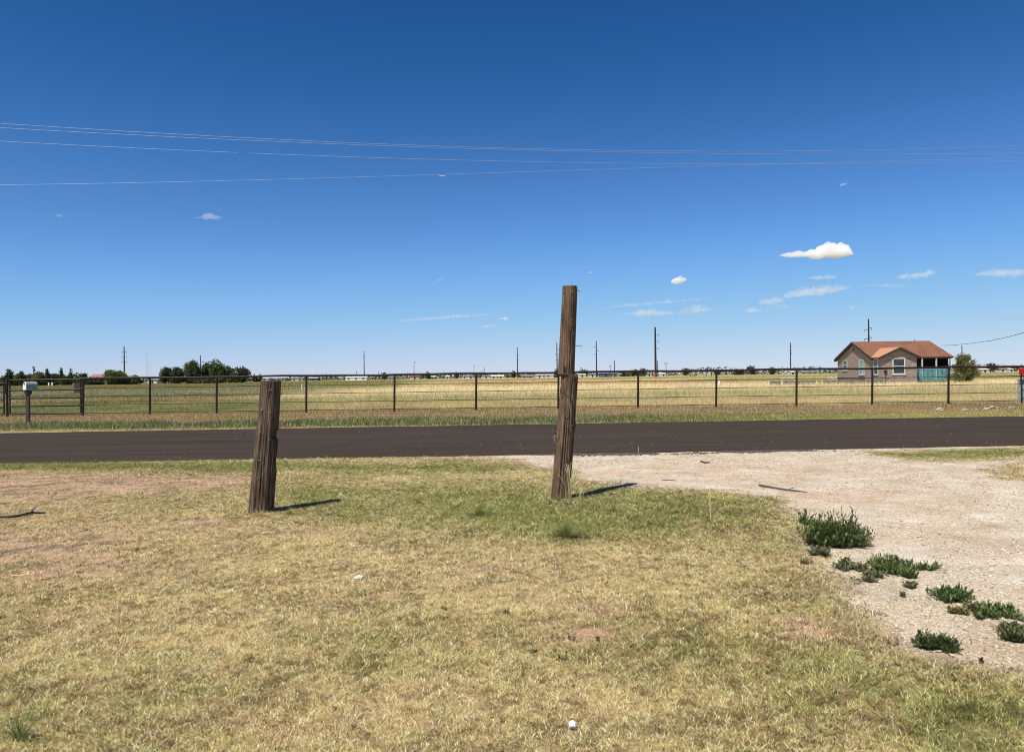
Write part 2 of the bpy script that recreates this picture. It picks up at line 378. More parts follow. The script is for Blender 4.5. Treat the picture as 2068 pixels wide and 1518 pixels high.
PALE = np.array([.78,.655,.37]); STRAW = np.array([.62,.465,.225]); OLIVE = np.array([.29,.28,.070]); GRN = np.array([.135,.185,.045]); DKG = np.array([.055,.085,.022])
BROWN = np.array([.27,.165,.088]); ORNG = np.array([.52,.27,.10]); SOILC = np.array([.46,.315,.205]); SAGE = np.array([.27,.30,.16])
def field_color(x, y):
    """mean colour of the land beyond the road, by place: (n,3)"""
    d = y; n = fbm(x*.06, y*.06, 61)-.5; n2 = fbm(x*.35, y*.18, 71)-.5; n3 = fbm(x*.02+3, y*.05, 81)-.5; n5 = fbm(x*1.1, y*1.3, 93)-.5
    px, py = proj(x, y)
    left = sst(720, 430, px + n*260)
    off = hor(px)-hor(1034)+n*5
    q = py - off
    c = np.empty(x.shape+(3,)); c[...] = lerp(PALE, STRAW, .35)
    def put(w, col):
        w = np.clip(w, 0, 1)[..., None]; c[...] = c*(1-w) + np.asarray(col)*w
    put(sst(797,806,q)*(.8-.4*sst(1100,1400,px)), OLIVE*.62+STRAW*.32)
    put(np.exp(-((q-800-n2*6)/3.2)**2)*.6*sst(-.12,.12,n3+n2), GRN*1.3)
    put(sst(806,818,q)*.7, STRAW*.78+OLIVE*.2)
    put(np.exp(-((q-776)/3.4)**2)*sst(830,980,px)*sst(1560,1380,px)*.85, ORNG)
    put(np.exp(-((q-775)/3.6)**2)*sst(1340,1400,px)*.8, OLIVE*.8)
    put(np.exp(-((q-775)/4)**2)*sst(1940,1990,px)*.8, OLIVE*.75)
    put(np.exp(-((q-787-n*4)/5)**2)*sst(620,760,px)*.75, PALE*1.12)
    put(np.exp(-((q-808-n*6)/3)**2)*.5*sst(.05,.2,n2+n3+n), OLIVE*.75)
    put(sst(772,768.5,q)*.85, OLIVE*.75+STRAW*.25)
    put(np.exp(-((q-771.3)/1)**2)*.6*sst(900,1100,px), PALE)
    put(sst(785,779,q)*sst(900,760,px+n*200)*.85, OLIVE*.72+BROWN*.1)
    put(left*.95, OLIVE*.54+BROWN*.06)
    put(left*sst(.02,.2,n5+n2)*.5, STRAW*.55)
    put(left*np.exp(-((q-782-n2*3)/4)**2)*.8, SAGE*.85+PALE*.05)
    put(left*np.exp(-((q-790-n*4)/1.6)**2)*.7, OLIVE*.35)
    put(left*np.exp(-((q-811-n2*5)/6)**2)*.7, GRN*1.0)
    put(left*np.exp(-((q-797-n2*3)/2)**2)*.6, STRAW*.7)
    put(left*sst(771,768,q)*.5, OLIVE*.7)
    put(sst(823,829,q), lerp(BROWN, STRAW, .20)*.85 + OLIVE*.10)
    put(sst(823,829,q)*sst(.0,.25,n5)*.7, OLIVE*.65)
    put(sst(823,829,q)*sst(-.08,-.28,n5)*.6, STRAW*.75)
    w = sst(826,832,q)*sst(850,842,q)*sst(-.10,.10,n2+n*.5+n5*.3)*.75
    put(w*.75*sst(1500,1200,px)*.7+w*.25, BROWN*.95+ORNG*.05)
    put(sst(841,846,q+n2*12+n5*9)*sst(1950,1400,px)*.9, GRN*.72)
    put(sst(841,846,q)*sst(.05,.22,-n5)*.5, STRAW*.7)
    put(sst(842,848,q+n2*7)*sst(1250,1500,px)*.6, OLIVE*1.1)
    put(sst(857.2,858.6,q+n2*5)*.7, STRAW*.85)
    c *= (1+n2*.55+n5*.5)[..., None]
    return np.clip(c, .005, 1)

# ------------------------------------------------------------------ ground sheet, road, driveway
def axis_near(a, b, step, far, grow=1.09):
    c = list(np.arange(a, b+1e-6, step)); s = step
    while c[-1] < far: s *= grow; c.append(c[-1]+s)
    return c
xs = axis_near(0, 11, .085, 9000); xs = np.array([-v for v in xs[:0:-1]] + xs)
ys = np.array([-v for v in axis_near(0, 1, .5, 3000, 1.3)[:0:-1]] + axis_near(0, 15, .085, 12000, 1.022))
X, Y = np.meshgrid(xs, ys); nx, ny = len(xs), len(ys)
Z = relief(X, Y)
g, s = lawn_maps(X, Y)
lawnc = lerp(lerp(STRAW*.72, OLIVE*.60, g[..., None]), SOILC, np.clip(s*1.4, 0, 1)[..., None])
dg = sst(.48, .64, fbm(X*9, Y*9, 91)+.25*(fbm(X*2.3, Y*3, 223)-.5)); lawnc = lerp(lawnc, lawnc*.5, dg[..., None])
acc = 0
for ox, oy in ((0,0),(.12,0),(-.12,0),(0,.15),(0,-.15),(.25,.2),(-.25,-.2),(.25,-.25),(-.25,.25),(0,-.45),(-.4,0)): acc = acc + drive_mask(X+ox, Y+oy)
acc = np.clip(acc/7., 0, 1)[..., None]; lawnc = lerp(lawnc, np.array([.50,.40,.30]), acc)
C = np.where((Y < (road_near(X)+road_far(X))/2)[..., None], lawnc, field_color(X, np.maximum(Y, 5))*.85)
V = np.stack([X, Y, Z], -1).reshape(-1, 3)
ii = (np.arange(ny-1)[:, None]*nx + np.arange(nx-1)[None, :]).reshape(-1)
F = np.stack([ii, ii+1, ii+1+nx, ii+nx], -1)
go = link('ground', np_mesh('ground', V, F, 4, C.reshape(-1, 3), True), M_ground)
tag(go, 'flat dry soil of the yard and fields out to the horizon', 'ground', kind='structure')

# road: thin slab with a slight crown and ragged edges
rx = np.concatenate([np.linspace(-700, -40, 60)[:-1], np.linspace(-40, 40, 900), np.linspace(40, 700, 60)[1:]])
k = 25; t = np.linspace(0, 1, k)
e0 = road_near(rx) + (fbm(rx*1.4, rx*0, 101)-.5)*.16 + (fbm(rx*9, rx*0, 103)-.5)*.07
e1 = road_far(rx) + (fbm(rx*1.4, rx*0, 102)-.5)*.14 + (fbm(rx*9, rx*0, 104)-.5)*.06
RY = e0[:, None]*(1-t) + e1[:, None]*t
RX = np.repeat(rx[:, None], k, 1)
RZ = .022 + .05*(1-(2*t-1)**2)[None, :] + RX*0
RY2 = np.concatenate([RY[:, :1]-.03, RY, RY[:, -1:]+.03], 1); RX2 = np.repeat(rx[:, None], k+2, 1); RZ2 = np.concatenate([RX[:, :1]*0-.03, RZ, RX[:, :1]*0-.03], 1)
V = np.stack([RX2, RY2, RZ2], -1).reshape(-1, 3); kk = k+2
ii = (np.arange(len(rx)-1)[:, None]*kk + np.arange(kk-1)[None, :]).reshape(-1)
F = np.stack([ii, ii+kk, ii+kk+1, ii+1], -1)
ro = link('road', np_mesh('road', V, F, 4), M_asphalt)
tag(ro, 'brown grey asphalt road without markings crossing in front of the fence', 'road', kind='structure')

# driveway sheet cut to its outline, 4 mm over the soil
gx = np.arange(-3, 14, .06); gy = np.arange(2.4, 15.6, .06)
DX, DY = np.meshgrid(gx, gy); mask = drive_mask(DX, DY)
cell = mask[:-1, :-1] & mask[1:, :-1] & mask[:-1, 1:] & mask[1:, 1:] & (DY[:-1, :-1] < road_near(DX[:-1, :-1])+.15)
nx2 = len(gx); ii = (np.arange(len(gy)-1)[:, None]*nx2 + np.arange(nx2-1)[None, :])[cell]
F = np.stack([ii, ii+1, ii+1+nx2, ii+nx2], -1); used, inv = np.unique(F, return_inverse=True)
px, py = proj(DX, DY)
GR = np.array([.56,.475,.355]); PK = np.array([.55,.425,.30]); WH = np.array([.66,.62,.54])
nn = fbm(DX*.9, DY*1.6, 111); n4 = fbm(DX*2.5+7, DY*4, 112)
pk = np.clip(gauss(px, py, [(1400,950,320,14,.9),(1800,1010,150,12,.8),(1650,1000,200,12,.5),(1900,1080,120,20,.35),(2000,1330,150,40,.6)])+sst(.5,.7,nn)*.4, 0, 1)
C = lerp(lerp(GR, PK, pk[..., None]), WH, (sst(.56,.68,n4)*.55)[..., None])
V = np.stack([DX, DY, relief(DX, DY)+.004], -1).reshape(-1, 3)[used]
do = link('driveway', np_mesh('driveway', V, inv.reshape(F.shape), 4, C.reshape(-1, 3)[used], True), M_drive)
tag(do, 'pale compacted gravel driveway entering the road at the right', 'driveway', kind='structure')

# ------------------------------------------------------------------ grass
def blades(name, x, y, h, w, col, lean, mat, z=None, two=False, flat=0.0):
    n = len(x); a = rng.uniform(0, 2*np.pi, n); u = np.stack([np.cos(a), np.sin(a)], -1)
    b = rng.uniform(0, 2*np.pi, n); l = lean*rng.uniform(.2, 1.3, n)*h
    dx, dy = np.cos(b)*l, np.sin(b)*l
    if z is None: z = relief(x, y)
    zz = np.sqrt(np.maximum(h*h - l*l*.8, (h*.15)**2))
    if two: zz = h*rng.uniform(.05, .9, n)
    B0 = np.stack([x-u[:,0]*w/2, y-u[:,1]*w/2, z-.005], -1); B1 = np.stack([x+u[:,0]*w/2, y+u[:,1]*w/2, z-.005], -1)
    T = np.stack([x+dx, y+dy, z+zz], -1)
    if two:
        sw = rng.normal(0, .28, n)*h; mx, my, mz = x+dx*.42-np.sin(b)*sw, y+dy*.42+np.cos(b)*sw, z+np.maximum(zz*.6, h*rng.uniform(.25, .65, n))
        M0 = np.stack([mx-u[:,0]*w*.38, my-u[:,1]*w*.38, mz], -1); M1 = np.stack([mx+u[:,0]*w*.38, my+u[:,1]*w*.38, mz], -1)
        V = np.stack([B0, B1, M0, M1, T], 1).reshape(-1, 3)
        i = np.arange(n)*5
        F = np.stack([i, i+1, i+3, i, i+3, i+2, i+2, i+3, i+4], -1).reshape(-1, 3)
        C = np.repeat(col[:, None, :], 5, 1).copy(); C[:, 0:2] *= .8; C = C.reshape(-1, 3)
    else:
        V = np.stack([B0, B1, T], 1).reshape(-1, 3); i = np.arange(n)*3
        F = np.stack([i, i+1, i+2], -1)
        C = np.repeat(col[:, None, :], 3, 1).copy(); C = C.reshape(-1, 3)
    return link(name, np_mesh(name, V, F, 3, C), mat)
def fan(n, d0, d1, p, half=.78, extra=1.0):
    """points over the land in front of the viewer, thinning with distance as d^-p per square metre"""
    u = rng.uniform(0, 1, n); e = 2-p
    d = (d0**e + u*(d1**e-d0**e))**(1/e) if abs(e) > 1e-6 else d0*(d1/d0)**u
    x = rng.uniform(-1, 1, n)*(half*d+extra)
    return x, d
def mixc(n, table, wts):
    k = rng.random(n)[:, None]; cw = np.cumsum(wts, 1); cw /= cw[:, -1:]
    idx = np.minimum((k > cw).sum(1), len(table)-1)
    return np.array(table)[idx]
LAWN_N = 1900000
x, y = fan(LAWN_N, 2.6, 15.3, 1.25)
keep = (y < road_near(x)-.02+(rng.random(LAWN_N)-.4)*.12)
x, y = x[keep], y[keep]
g, s = lawn_maps(x, y); dm = drive_mask(x+rng.normal(0, .10, len(x)), y+rng.normal(0, .12, len(x)))
px, py = proj(x, y); tr = inpoly(px, py, TRANS)
dens = np.clip(1.08 - s*1.15, .16, 1)*np.clip(-.15+1.9*fbm(x*13, y*13, 7), .12, 1)
dens = np.where(dm, np.where(tr, .16*(fbm(x*5, y*5, 77) > .45), .006), dens)
dens = np.where(tr & ~dm, dens*.45, dens)
keep = rng.random(len(x)) < dens; x, y, g, s = x[keep], y[keep], g[keep], s[keep]; px, py = px[keep], py[keep]
n = len(x)
gg = np.clip(g + rng.normal(0, .12, n), 0, 1)
tab = [PALE*1.3, STRAW*1.42, np.array([.60,.54,.24]), OLIVE*1.35, GRN*1.45, np.array([.26,.165,.095])]
wt = np.stack([.45*(1-gg), .55*(1-gg)+.05, .18+.25*gg, .05+.8*gg**1.1, 1.3*gg**1.5, .12*(1-gg)+.55*np.clip(s,0,1)], -1)
col = mixc(n, tab, wt)*(rng.uniform(.55, 1.45, n)*(.78+.5*fbm(x*22, y*22, 19)))[:, None]
# dead dark clumps a few centimetres across, in looser and denser patches
dk = sst(.50, .66, fbm(x*36, y*36, 219, 3)+.22*(fbm(x*2.3, y*3, 223)-.5)+.08*(fbm(x*.7, y*.9, 227)-.5))
col = lerp(col, col*np.array([.34,.29,.25]), dk[:, None])
lt = sst(.60, .72, fbm(x*17+5, y*17, 231, 3)); col = lerp(col, col*1.22, lt[:, None])
edge = sst(1.1, .3, road_near(x)-y)
lush = np.exp(-((px-1130)/330)**2-((py-1035)/42)**2)
h = (.011+.017*rng.random(n))*(1+.45*g)*(1+.9*edge*(px < 1010)) * (1+.5*lush)*np.where(rng.random(n) < .015, 1.8, 1)
w = np.clip(.0026+.00042*(y-3), .0026, .0085)*rng.uniform(.6, 1.35, n)
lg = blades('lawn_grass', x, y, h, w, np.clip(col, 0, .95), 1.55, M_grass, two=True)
tag(lg, 'short patchy straw and green lawn grass between camera and road', 'grass', kind='stuff')

# verge between road and fence, and the near field
VN = 230000
x, y = fan(VN, 23.0, 36.5, 1.2, .74, 2)
keep = (y > road_far(x)+.04+(rng.random(VN)-.5)*.15) ; x, y = x[keep], y[keep]; n = len(x)
col = field_color(x, y); px, py = proj(x, y); q = py-hor(px)+hor(1034)
grn = np.clip((col[:, 1]-col[:, 0])/.05+.4, 0, 1)
dn = np.where(q < 844, .62, 1)*(.5+.8*fbm(x*2.2, y*2.2, 13)); keep = rng.random(n) < dn
x, y, col, q, grn = x[keep], y[keep], col[keep], q[keep], grn[keep]; n = len(x)
h = np.where(q > 842, .05+.12*rng.random(n)*(.3+grn), .03+.08*rng.random(n))
r_ = rng.random(n)[:, None]
col = np.where(r_ < .2, lerp(col, PALE, .6), np.where(r_ < .34, col*.55, col))*rng.uniform(.75, 1.35, n)[:, None]
vg = blades('verge_grass', x, y, h, rng.uniform(.008, .02, n), np.clip(col, 0, 1), .7, M_grass)
tag(vg, 'green and reddish brown weeds on the far verge below the pipe fence', 'grass', kind='stuff')
FN = 340000
x, y = fan(FN, 34.5, 330, 2.35, .72, 4); n = len(x)
keep = ~((x > 41.5) & (x < 52.2) & (y > 87.5) & (y < 100.5)); x, y = x[keep], y[keep]; n = len(x)
col = field_color(x, y); px, py = proj(x, y)
left = sst(720, 430, px)
tall = np.clip(.16+.30*sst(45, 62, y)+(fbm(x*.25, y*.25, 33)-.5)*.28, .08, .6)*(1-.45*left)*sst(600,150,y)
h = tall*rng.uniform(.5, 1.15, n)*np.where(rng.random(n) < .03, 1.35, 1)
w = np.clip(.012*(y/40), .012, .09)*rng.uniform(.7, 1.4, n)
r_ = rng.random(n)[:, None]
col = np.where(r_ < .13, lerp(col, PALE, .7), np.where(r_ < .34, col*.45+GRN*.12, col))*rng.uniform(.8, 1.3, n)[:, None]
fg = blades('field_grass', x, y, h, w, np.clip(col, 0, 1), .45, M_grass, z=x*0)
tag(fg, 'tall pale dry grass and green weeds in the field beyond the fence', 'grass', kind='stuff')

# gravel
def stones(name, x, y, r, col, zoff=0.0):
    n = len(x)
    base = np.array([[1,0,0],[0,1,0],[-1,0,0],[0,-1,0],[0,0,.75],[0,0,-.75]], float)
    Fb = np.array([[0,1,4],[1,2,4],[2,3,4],[3,0,4],[1,0,5],[2,1,5],[3,2,5],[0,3,5]])
    a = rng.uniform(0, 6.28, n); ca, sa = np.cos(a), np.sin(a)
    v = base[None]*r[:, None, None]*rng.uniform(.6, 1.4, (n, 6, 3))
    vx = v[..., 0]*ca[:, None]-v[..., 1]*sa[:, None]+x[:, None]; vy = v[..., 0]*sa[:, None]+v[..., 1]*ca[:, None]+y[:, None]
    vz = v[..., 2]*.8 + (relief(x, y)+r*.25+zoff)[:, None]
    V = np.stack([vx, vy, vz], -1).reshape(-1, 3); F = (Fb[None]+(np.arange(n)*6)[:, None, None]).reshape(-1, 3)
    return link(name, np_mesh(name, V, F, 3, np.repeat(col, 6, 0)), M_stone)
x, y = fan(420000, 3.5, 15.6, 1.0); keep = (x > -2.5) & (y < road_near(x)-.02); x, y = x[keep], y[keep]
dm = drive_mask(x, y); px, py = proj(x, y)
pk = np.clip(gauss(px, py, [(1400,950,300,12,.9),(1800,1010,150,12,.7),(1650,1000,200,12,.5)]), 0, 1)
keep = dm & (rng.random(len(x)) < (1-pk*.8)*(.35+.9*sst(.35,.6,fbm(x*1.3, y*2, 131)))); x, y = x[keep], y[keep]; n = len(x)
r = .003+.008*rng.random(n)**3.2+.0003*y
col = mixc(n, [np.array([.64,.54,.41]), np.array([.74,.67,.55]), np.array([.50,.385,.28]), np.array([.17,.125,.09]), np.array([.35,.285,.225])], np.tile([.34,.07,.20,.21,.18], (n, 1)))*rng.uniform(.8, 1.15, n)[:, None]
nr = 170; xr = rng.uniform(-9, 11, nr); yr = road_near(xr)+rng.random(nr)**2.2*7.6+.1
x = np.concatenate([x, xr]); y = np.concatenate([y, yr]); r = np.concatenate([r, rng.uniform(.004, .010, nr)]); col = np.concatenate([col, np.tile([.55,.49,.41], (nr, 1))])
zo = np.zeros(len(x)); zo[-nr:] = .03+.05*(1-(2*(yr-road_near(xr))/8.85-1)**2)
gv = stones('gravel', x, y, r, col, zo); tag(gv, 'loose pale gravel scattered over the driveway', 'gravel', kind='stuff')
# crumbled asphalt along the road edge at the driveway mouth
n = 6000; x = rng.uniform(.3, 6.4, n); y = road_near(x)-.02-np.abs(rng.normal(0, .16, n))-.02*np.sin(x*3)
keep = fbm(x*2, y*3, 141) > .42; x, y = x[keep], y[keep]; n = len(x)
cr = stones('asphalt_crumbs', x, y, .009+.024*rng.random(n)**2, np.array([.06,.047,.04])*rng.uniform(.5, 2.2, n)[:, None])
tag(cr, 'dark crumbled asphalt bits along the broken road edge', 'asphalt rubble', kind='stuff')

# ------------------------------------------------------------------ the two weathered posts
def weathered(name, base, top, r0, r1, mat, label, seed, notch=None, jog=0.0, jz=.58):
    root = empty(name, base, label, 'wooden post')
    ax = (top-base); Hh = ax.z; NR, NZ = 128, 220
    th = np.linspace(0, 2*np.pi, NR, endpoint=False); zt = np.linspace(-.03, 1, NZ)
    T, Zt = np.meshgrid(th, zt)
    zz = Zt*Hh
    c, s_ = np.cos(T), np.sin(T)
    rr = r0+(r1-r0)*np.clip(Zt, 0, 1)
    # periodic noise around the trunk, stretched along it
    def pn(k, sc, sd): return (fbm(c*k+10+zz*.25*sc, s_*k+10+zz*.8*sc, sd)-.5)
    rr = rr*(1 + .12*pn(1.2, .3, seed))
    fine = 0
    for kf, sc, amp, sd in ((7, .25, .010, 3), (16, .4, .0075, 5)):
        v = fbm(c*kf+zz*.35*sc+20, s_*kf+zz*.5*sc+20, seed+sd, 3); fine = fine + amp*(1-np.clip(np.abs(v-.5)*9, 0, 1))
    rr = rr - fine
    # long checks (deep cracks)
    for a0, za, zb, dep in ((-1.9, .05, .75, .03), (-1.2, .35, .98, .022), (-2.5, .0, .5, .02), (-.6, .1, .6, .02), (2.2, .1, .8, .03), (-1.55, .0, .35, .02)):
        aa = a0 + .12*np.sin(zz*2.1+a0*3)+.03*np.sin(zz*9)
        dd = np.abs((T-aa+np.pi) % (2*np.pi)-np.pi)
        rr = rr - .7*dep*np.exp(-(dd/(.03+.02*np.abs(np.sin(a0*7))))**2)*sst(za-.06, za+.03, Zt)*sst(zb+.06, zb-.03, Zt)
    if notch:
        for a0, z0, z1, aw, dep in notch:
            dd = np.abs((T-a0+np.pi) % (2*np.pi)-np.pi)
            rr = rr - dep*sst(aw, aw*.55, dd)*sst(z0-.012, z0+.004, zz)*sst(z1+.012, z1-.004, zz)
    rag = .022*(fbm(c*3+5, s_*3+5, seed+9)-.5)
    zz = zz + rag*sst(.93, 1, Zt)
    bend = lambda t: jog*np.clip(t, 0, jz)/jz*(1-sst(jz-.003, jz+.006, t))
    VX = c*rr + (top.x-base.x)*Zt + bend(Zt); VY = s_*rr + (top.y-base.y)*Zt
    V = np.stack([VX, VY, zz], -1).reshape(-1, 3)
    i = (np.arange(NZ-1)[:, None]*NR + np.arange(NR)[None, :]); j = (np.arange(NZ-1)[:, None]*NR + (np.arange(NR)[None, :]+1) % NR)
    F = np.stack([i, j, j+NR, i+NR], -1).reshape(-1, 4)
    # top: rings inward
    V = list(map(tuple, V)); F = list(map(tuple, F)); last = (NZ-1)*NR
    for q in (.8, .5, .2):
        b0 = len(V)
        for k2 in range(NR):
            v = V[(NZ-1)*NR+k2]; cx, cy = top.x-base.x, top.y-base.y
            V.append((cx+(v[0]-cx)*q, cy+(v[1]-cy)*q, Hh+.004+.012*(vn(math.cos(th[k2])*q*6+9, math.sin(th[k2])*q*6+9, seed+4)-.5)))
        for k2 in range(NR): F.append((last+k2, last+(k2+1) % NR, b0+(k2+1) % NR, b0+k2))
        last = b0
    V.append((top.x-base.x, top.y-base.y, Hh+.004)); ci = len(V)-1
    for k2 in range(NR): F.append((last+k2, last+(k2+1) % NR, ci))
    me = bpy.data.meshes.new('trunk'); me.from_pydata(V, [], F); me.polygons.foreach_set('use_smooth', np.ones(len(F), bool)); me.update()
    link('trunk', me, mat, root)
    def surf(a, z, out=0):
        t = z/Hh; q = r0+(r1-r0)*t+out
        return Vector(((top.x-base.x)*t+float(bend(t))+math.cos(a)*q, (top.y-base.y)*t+math.sin(a)*q, z))
    return root, surf
b1 = G(524, 1036); t1 = P(544, 769, b1.y+.02)
short, sf1 = weathered('wooden_post', b1+Vector((0,.06,0)), t1+Vector((0,.06,0)), .142, .115, M_post1, 'shorter weathered post with flat split top and a notch in its side', 201,
    notch=[(-.02, .84, .91, .9, .055), (.1, .30, .84, .38, .012), (-.3,.05,.25,.3,.01)])
b2 = G(1133, 1009); t2 = P(1152, 577, b2.y+.02)
tall, sf2 = weathered('wooden_post', b2+Vector((0,.06,0)), t2+Vector((0,.06,0)), .118, .091, M_post2, 'taller leaning weathered post with nails and a wire round it', 305, jog=.046)
def nail(root, sf, a, z, L_=.03, r=.003, name='nail', drop=0.0, mat=None):
    p = sf(a, z, -.015); d = Vector((math.cos(a), math.sin(a), drop)).normalized()
    m = MB(); m.tube([p, p+d*(L_+.015)], r, 6); m.tube([p+d*(L_+.012), p+d*(L_+.018)], r*2.2, 8)
    m.build(name, mat or M_steel, root)
for a, z in ((-1.3,1.38),(-1.9,1.16),(-1.15,1.13),(-1.9,.91),(-1.1,.83),(-1.75,.60),(-1.75,.40)):
    nail(short, sf1, a, z, .006, .0045)
for a, z in ((-1.45,2.50),(-2.5,2.5),(-1.3,2.17),(-1.3,2.12),(-2.5,2.18),(-1.0,2.0),(-2.55,1.97),(-1.6,1.0),(-1.5,.88),(-1.0,.9),(-2.4,1.25)):
    nail(tall, sf2, a, z, .006, .004)
nail(tall, sf2, .1, 2.52, .035, .004); nail(tall, sf2, -.05, 1.86, .075, .0042, drop=-.12)
for z, a in ((.70,-2.9),(.80,-2.95),(.87,-3.0),(.60,-2.9)): nail(tall, sf2, a, z, .02, .003, mat=M_rust)
# splinters on the short post
m = MB()
for a, z, L_ in ((-.15,.84,.10),(0,.83,.22),(-.05,.38,.2),(-.1,.18,.16),(.15,.5,.15)):
    p = sf1(a, z, .001); q = sf1(a, z-L_, -.012)
    m.tube([q, p+(q-p)*.4, p], [.008, .007, .002], 5)
m.build('splinter', M_greywood, short)
# wire round the tall post
pts = [sf2(-3.0+i*.16, 1.335-.0042*i*i*.35-.02*math.sin(i*.5), .006+.004*math.sin(i*2)) for i in range(20)]
MB().tube(pts, .0028, 6).build('wire', M_rust, tall)
pts = [sf2(-2.6, .66, .002), sf2(-2.75, .70, .03), sf2(-2.9, .745, .035), sf2(-2.95, .77, .03), sf2(-2.85, .765, .012)]
MB().tube(pts, .003, 6).build('wire', M_steel, tall)
# bolt hole in the middle: dark knot with a pale ring
for a, z in ((-1.85,1.575),):
    p = sf2(a, z, -.004); d = Vector((math.cos(a), math.sin(a), 0)); u = Vector((-d.y, d.x, 0))
    ring = [p+d*.006+u*math.cos(k*.524)*.016+Vector((0,0,math.sin(k*.524)*.028)) for k in range(13)]
    MB().tube(ring, .004, 6, False).build('knot', M_greywood, tall)
    m = MB(); m.add([p+d*.007+u*math.cos(k*.524)*.013+Vector((0,0,math.sin(k*.524)*.024)) for k in range(12)], [tuple(range(12))]); m.build('knot_hole', M_dark, tall)

# ------------------------------------------------------------------ pipe fence, gates, mailbox, sign, pedestal
def fy(x): return 33.9+.008*x
def fpt(px, z=0):   # point of the fence line under a photo column
    x = (px-1034)/FPX*34
    for _ in range(3): x = (px-1034)/FPX*fy(x)
    return Vector((x, fy(x), z))
FH = 1.625
POSTS = [168,303,438,619,797,962,1128,1289,1447,1609,1762,1916,2072,2230,2390]
fence = empty('pipe_fence', fpt(1100), 'long rusty pipe fence with four thin rods beyond the road', 'fence')
o0 = fpt(1100)
lean = .022
for i, p in enumerate(POSTS):
    q = fpt(p)-o0
    MB().tube([q+Vector((-lean*1.6,0,-.1)), q+Vector((0,0,FH-.02))], .047 if i else .055, 12).build('post', M_rust, fence)
a = fpt(160)-o0; b = fpt(2400)-o0
m = MB(); N_ = 60
m.tube([a+(b-a)*k/N_+Vector((0,-.0,FH+.012*math.sin(k*.7)+.008*math.sin(k*1.9))) for k in range(N_+1)], .045, 12); m.build('top_rail', M_rust, fence)
for z in (1.205,.845,.475,.115):
    m = MB(); m.tube([a+(b-a)*k/200+Vector((-.03,-.045,z+.006*math.sin(k*.45+z*5))) for k in range(201)], .015, 6); m.build('rod', M_wire, fence)
# gate right of the post at the left edge
def gate(p0, p1, z_bars, label, hinge=False):
    A = fpt(p0); B = fpt(p1); A.y -= .02; B.y -= .02
    root = empty('metal_gate', A, label, 'gate'); B = B-A; A = Vector((0,0,0))
    m = MB(); m.tube([A+Vector((0,0,.10)), A+Vector((0,0,z_bars[0]))], .034, 10); m.build('upright', M_pipe, root); m = MB(); m.tube([B+Vector((0,0,.10)), B+Vector((0,0,z_bars[0]))], .034, 10); m.build('upright', M_pipe, root)
    for z in z_bars: MB().tube([A+Vector((0,0,z)), B+Vector((0,0,z))], .040 if z == z_bars[0] else .038, 10).build('bar', M_pipe, root)
    return root
gate(20, 163, (1.60,1.15,.80,.455,.115), 'closed dark pipe gate with five bars behind the mailbox')
gate(-170, 8, (1.46,1.08,.73,.39,.02+.1), 'second dark pipe gate cut off by the left edge')
gp = empty('gate_post', fpt(14), 'dark steel gate post between the two pipe gates', 'gate post')
MB().tube([(0,0,-.1),(0,0,1.62)], .05, 12).build('pipe', M_rust, gp)
MB().box((-.08,-.075,1.0),(-.02,-.01,1.38)).build('latch_box', M_dark, gp)

# mailbox
mb = G(57, 854); mail = empty('mailbox', mb, 'white metal mailbox on a square wooden post beside the gate', 'mailbox')
m = MB(); m.box((-.055,-.045,-.1),(.055,.045,1.20)); m.build('post', M_greywood, mail)
m = MB(); m.prism([(-.08,-.1,1.20),(.08,-.1,1.20),(.07,-.07,1.05),(-.07,-.07,1.05)], (0,.2,0)); m.build('bracket', M_greywood, mail)
ax = Vector((-.55,-.835,0)).normalized(); sd = Vector((-ax.y, ax.x, 0))
def arch(w, h, zb, n=10):
    P_ = [(-w/2, zb), (w/2, zb)]; P_ += [(w/2*math.cos(math.pi*k/n), zb+h-w/2+w/2*math.sin(math.pi*k/n)) for k in range(n+1)]; return P_
C0 = Vector((.02,0,0)); 
m = MB(); m.prism([C0-ax*.27+sd*u+Vector((0,0,z)) for u, z in arch(.22,.29,1.225)], ax*.38); m.build('box', M_mail, mail)
m = MB(); m.prism([C0+ax*.111+sd*u+Vector((0,0,z)) for u, z in arch(.232,.298,1.22)], ax*.02); dr = m.build('door', M_white, mail)
m = MB(); m.box((-.018,-.018,1.45),(.018,.018,1.51), Matrix.Translation(C0+ax*.14+Vector((0,0,-.02)))); m.build('handle', M_dark, dr)
m = MB(); q = C0-sd*.118; m.prism([q+ax*.06+Vector((0,0,1.33)), q-ax*.12+Vector((0,0,1.33)), q-ax*.12+Vector((0,0,1.40)), q-ax*.08+Vector((0,0,1.40)), q-ax*.08+Vector((0,0,1.36)), q+ax*.06+Vector((0,0,1.36))], -sd*.012); m.build('flag', M_dark, mail)

# utility pedestal and red marker
pd = G(2064, 813.5); ped = empty('utility_pedestal', pd, 'grey steel utility pedestal standing by the fence at the right edge', 'utility pedestal')
m = MB(); m.box((-.13,-.1,-.05),(.13,.1,1.02)); m.box((-.14,-.11,1.02),(.14,.11,1.05)); m.build('cabinet', M_ped, ped)
m = MB(); m.tube([(-.06,0,1.05),(-.06,0,1.2),(-.02,0,1.26),(.05,0,1.26),(.09,0,1.2),(.09,0,1.05)], .018, 8); m.build('handle_loop', M_steel, ped)
rp = fpt(2066); rp.y -= .12; red = empty('marker_sign', rp+Vector((-.04,.02,0)), 'bright red rectangular marker above the grey pedestal', 'sign')
m = MB(); m.box((-.20,-.02,1.27),(.22,.02,1.53)); m.build('panel', M_red, red)
m = MB(); m.box((-.10,.02,-.1),(-.05,.06,1.5)); m.build('stake', M_dark, red)

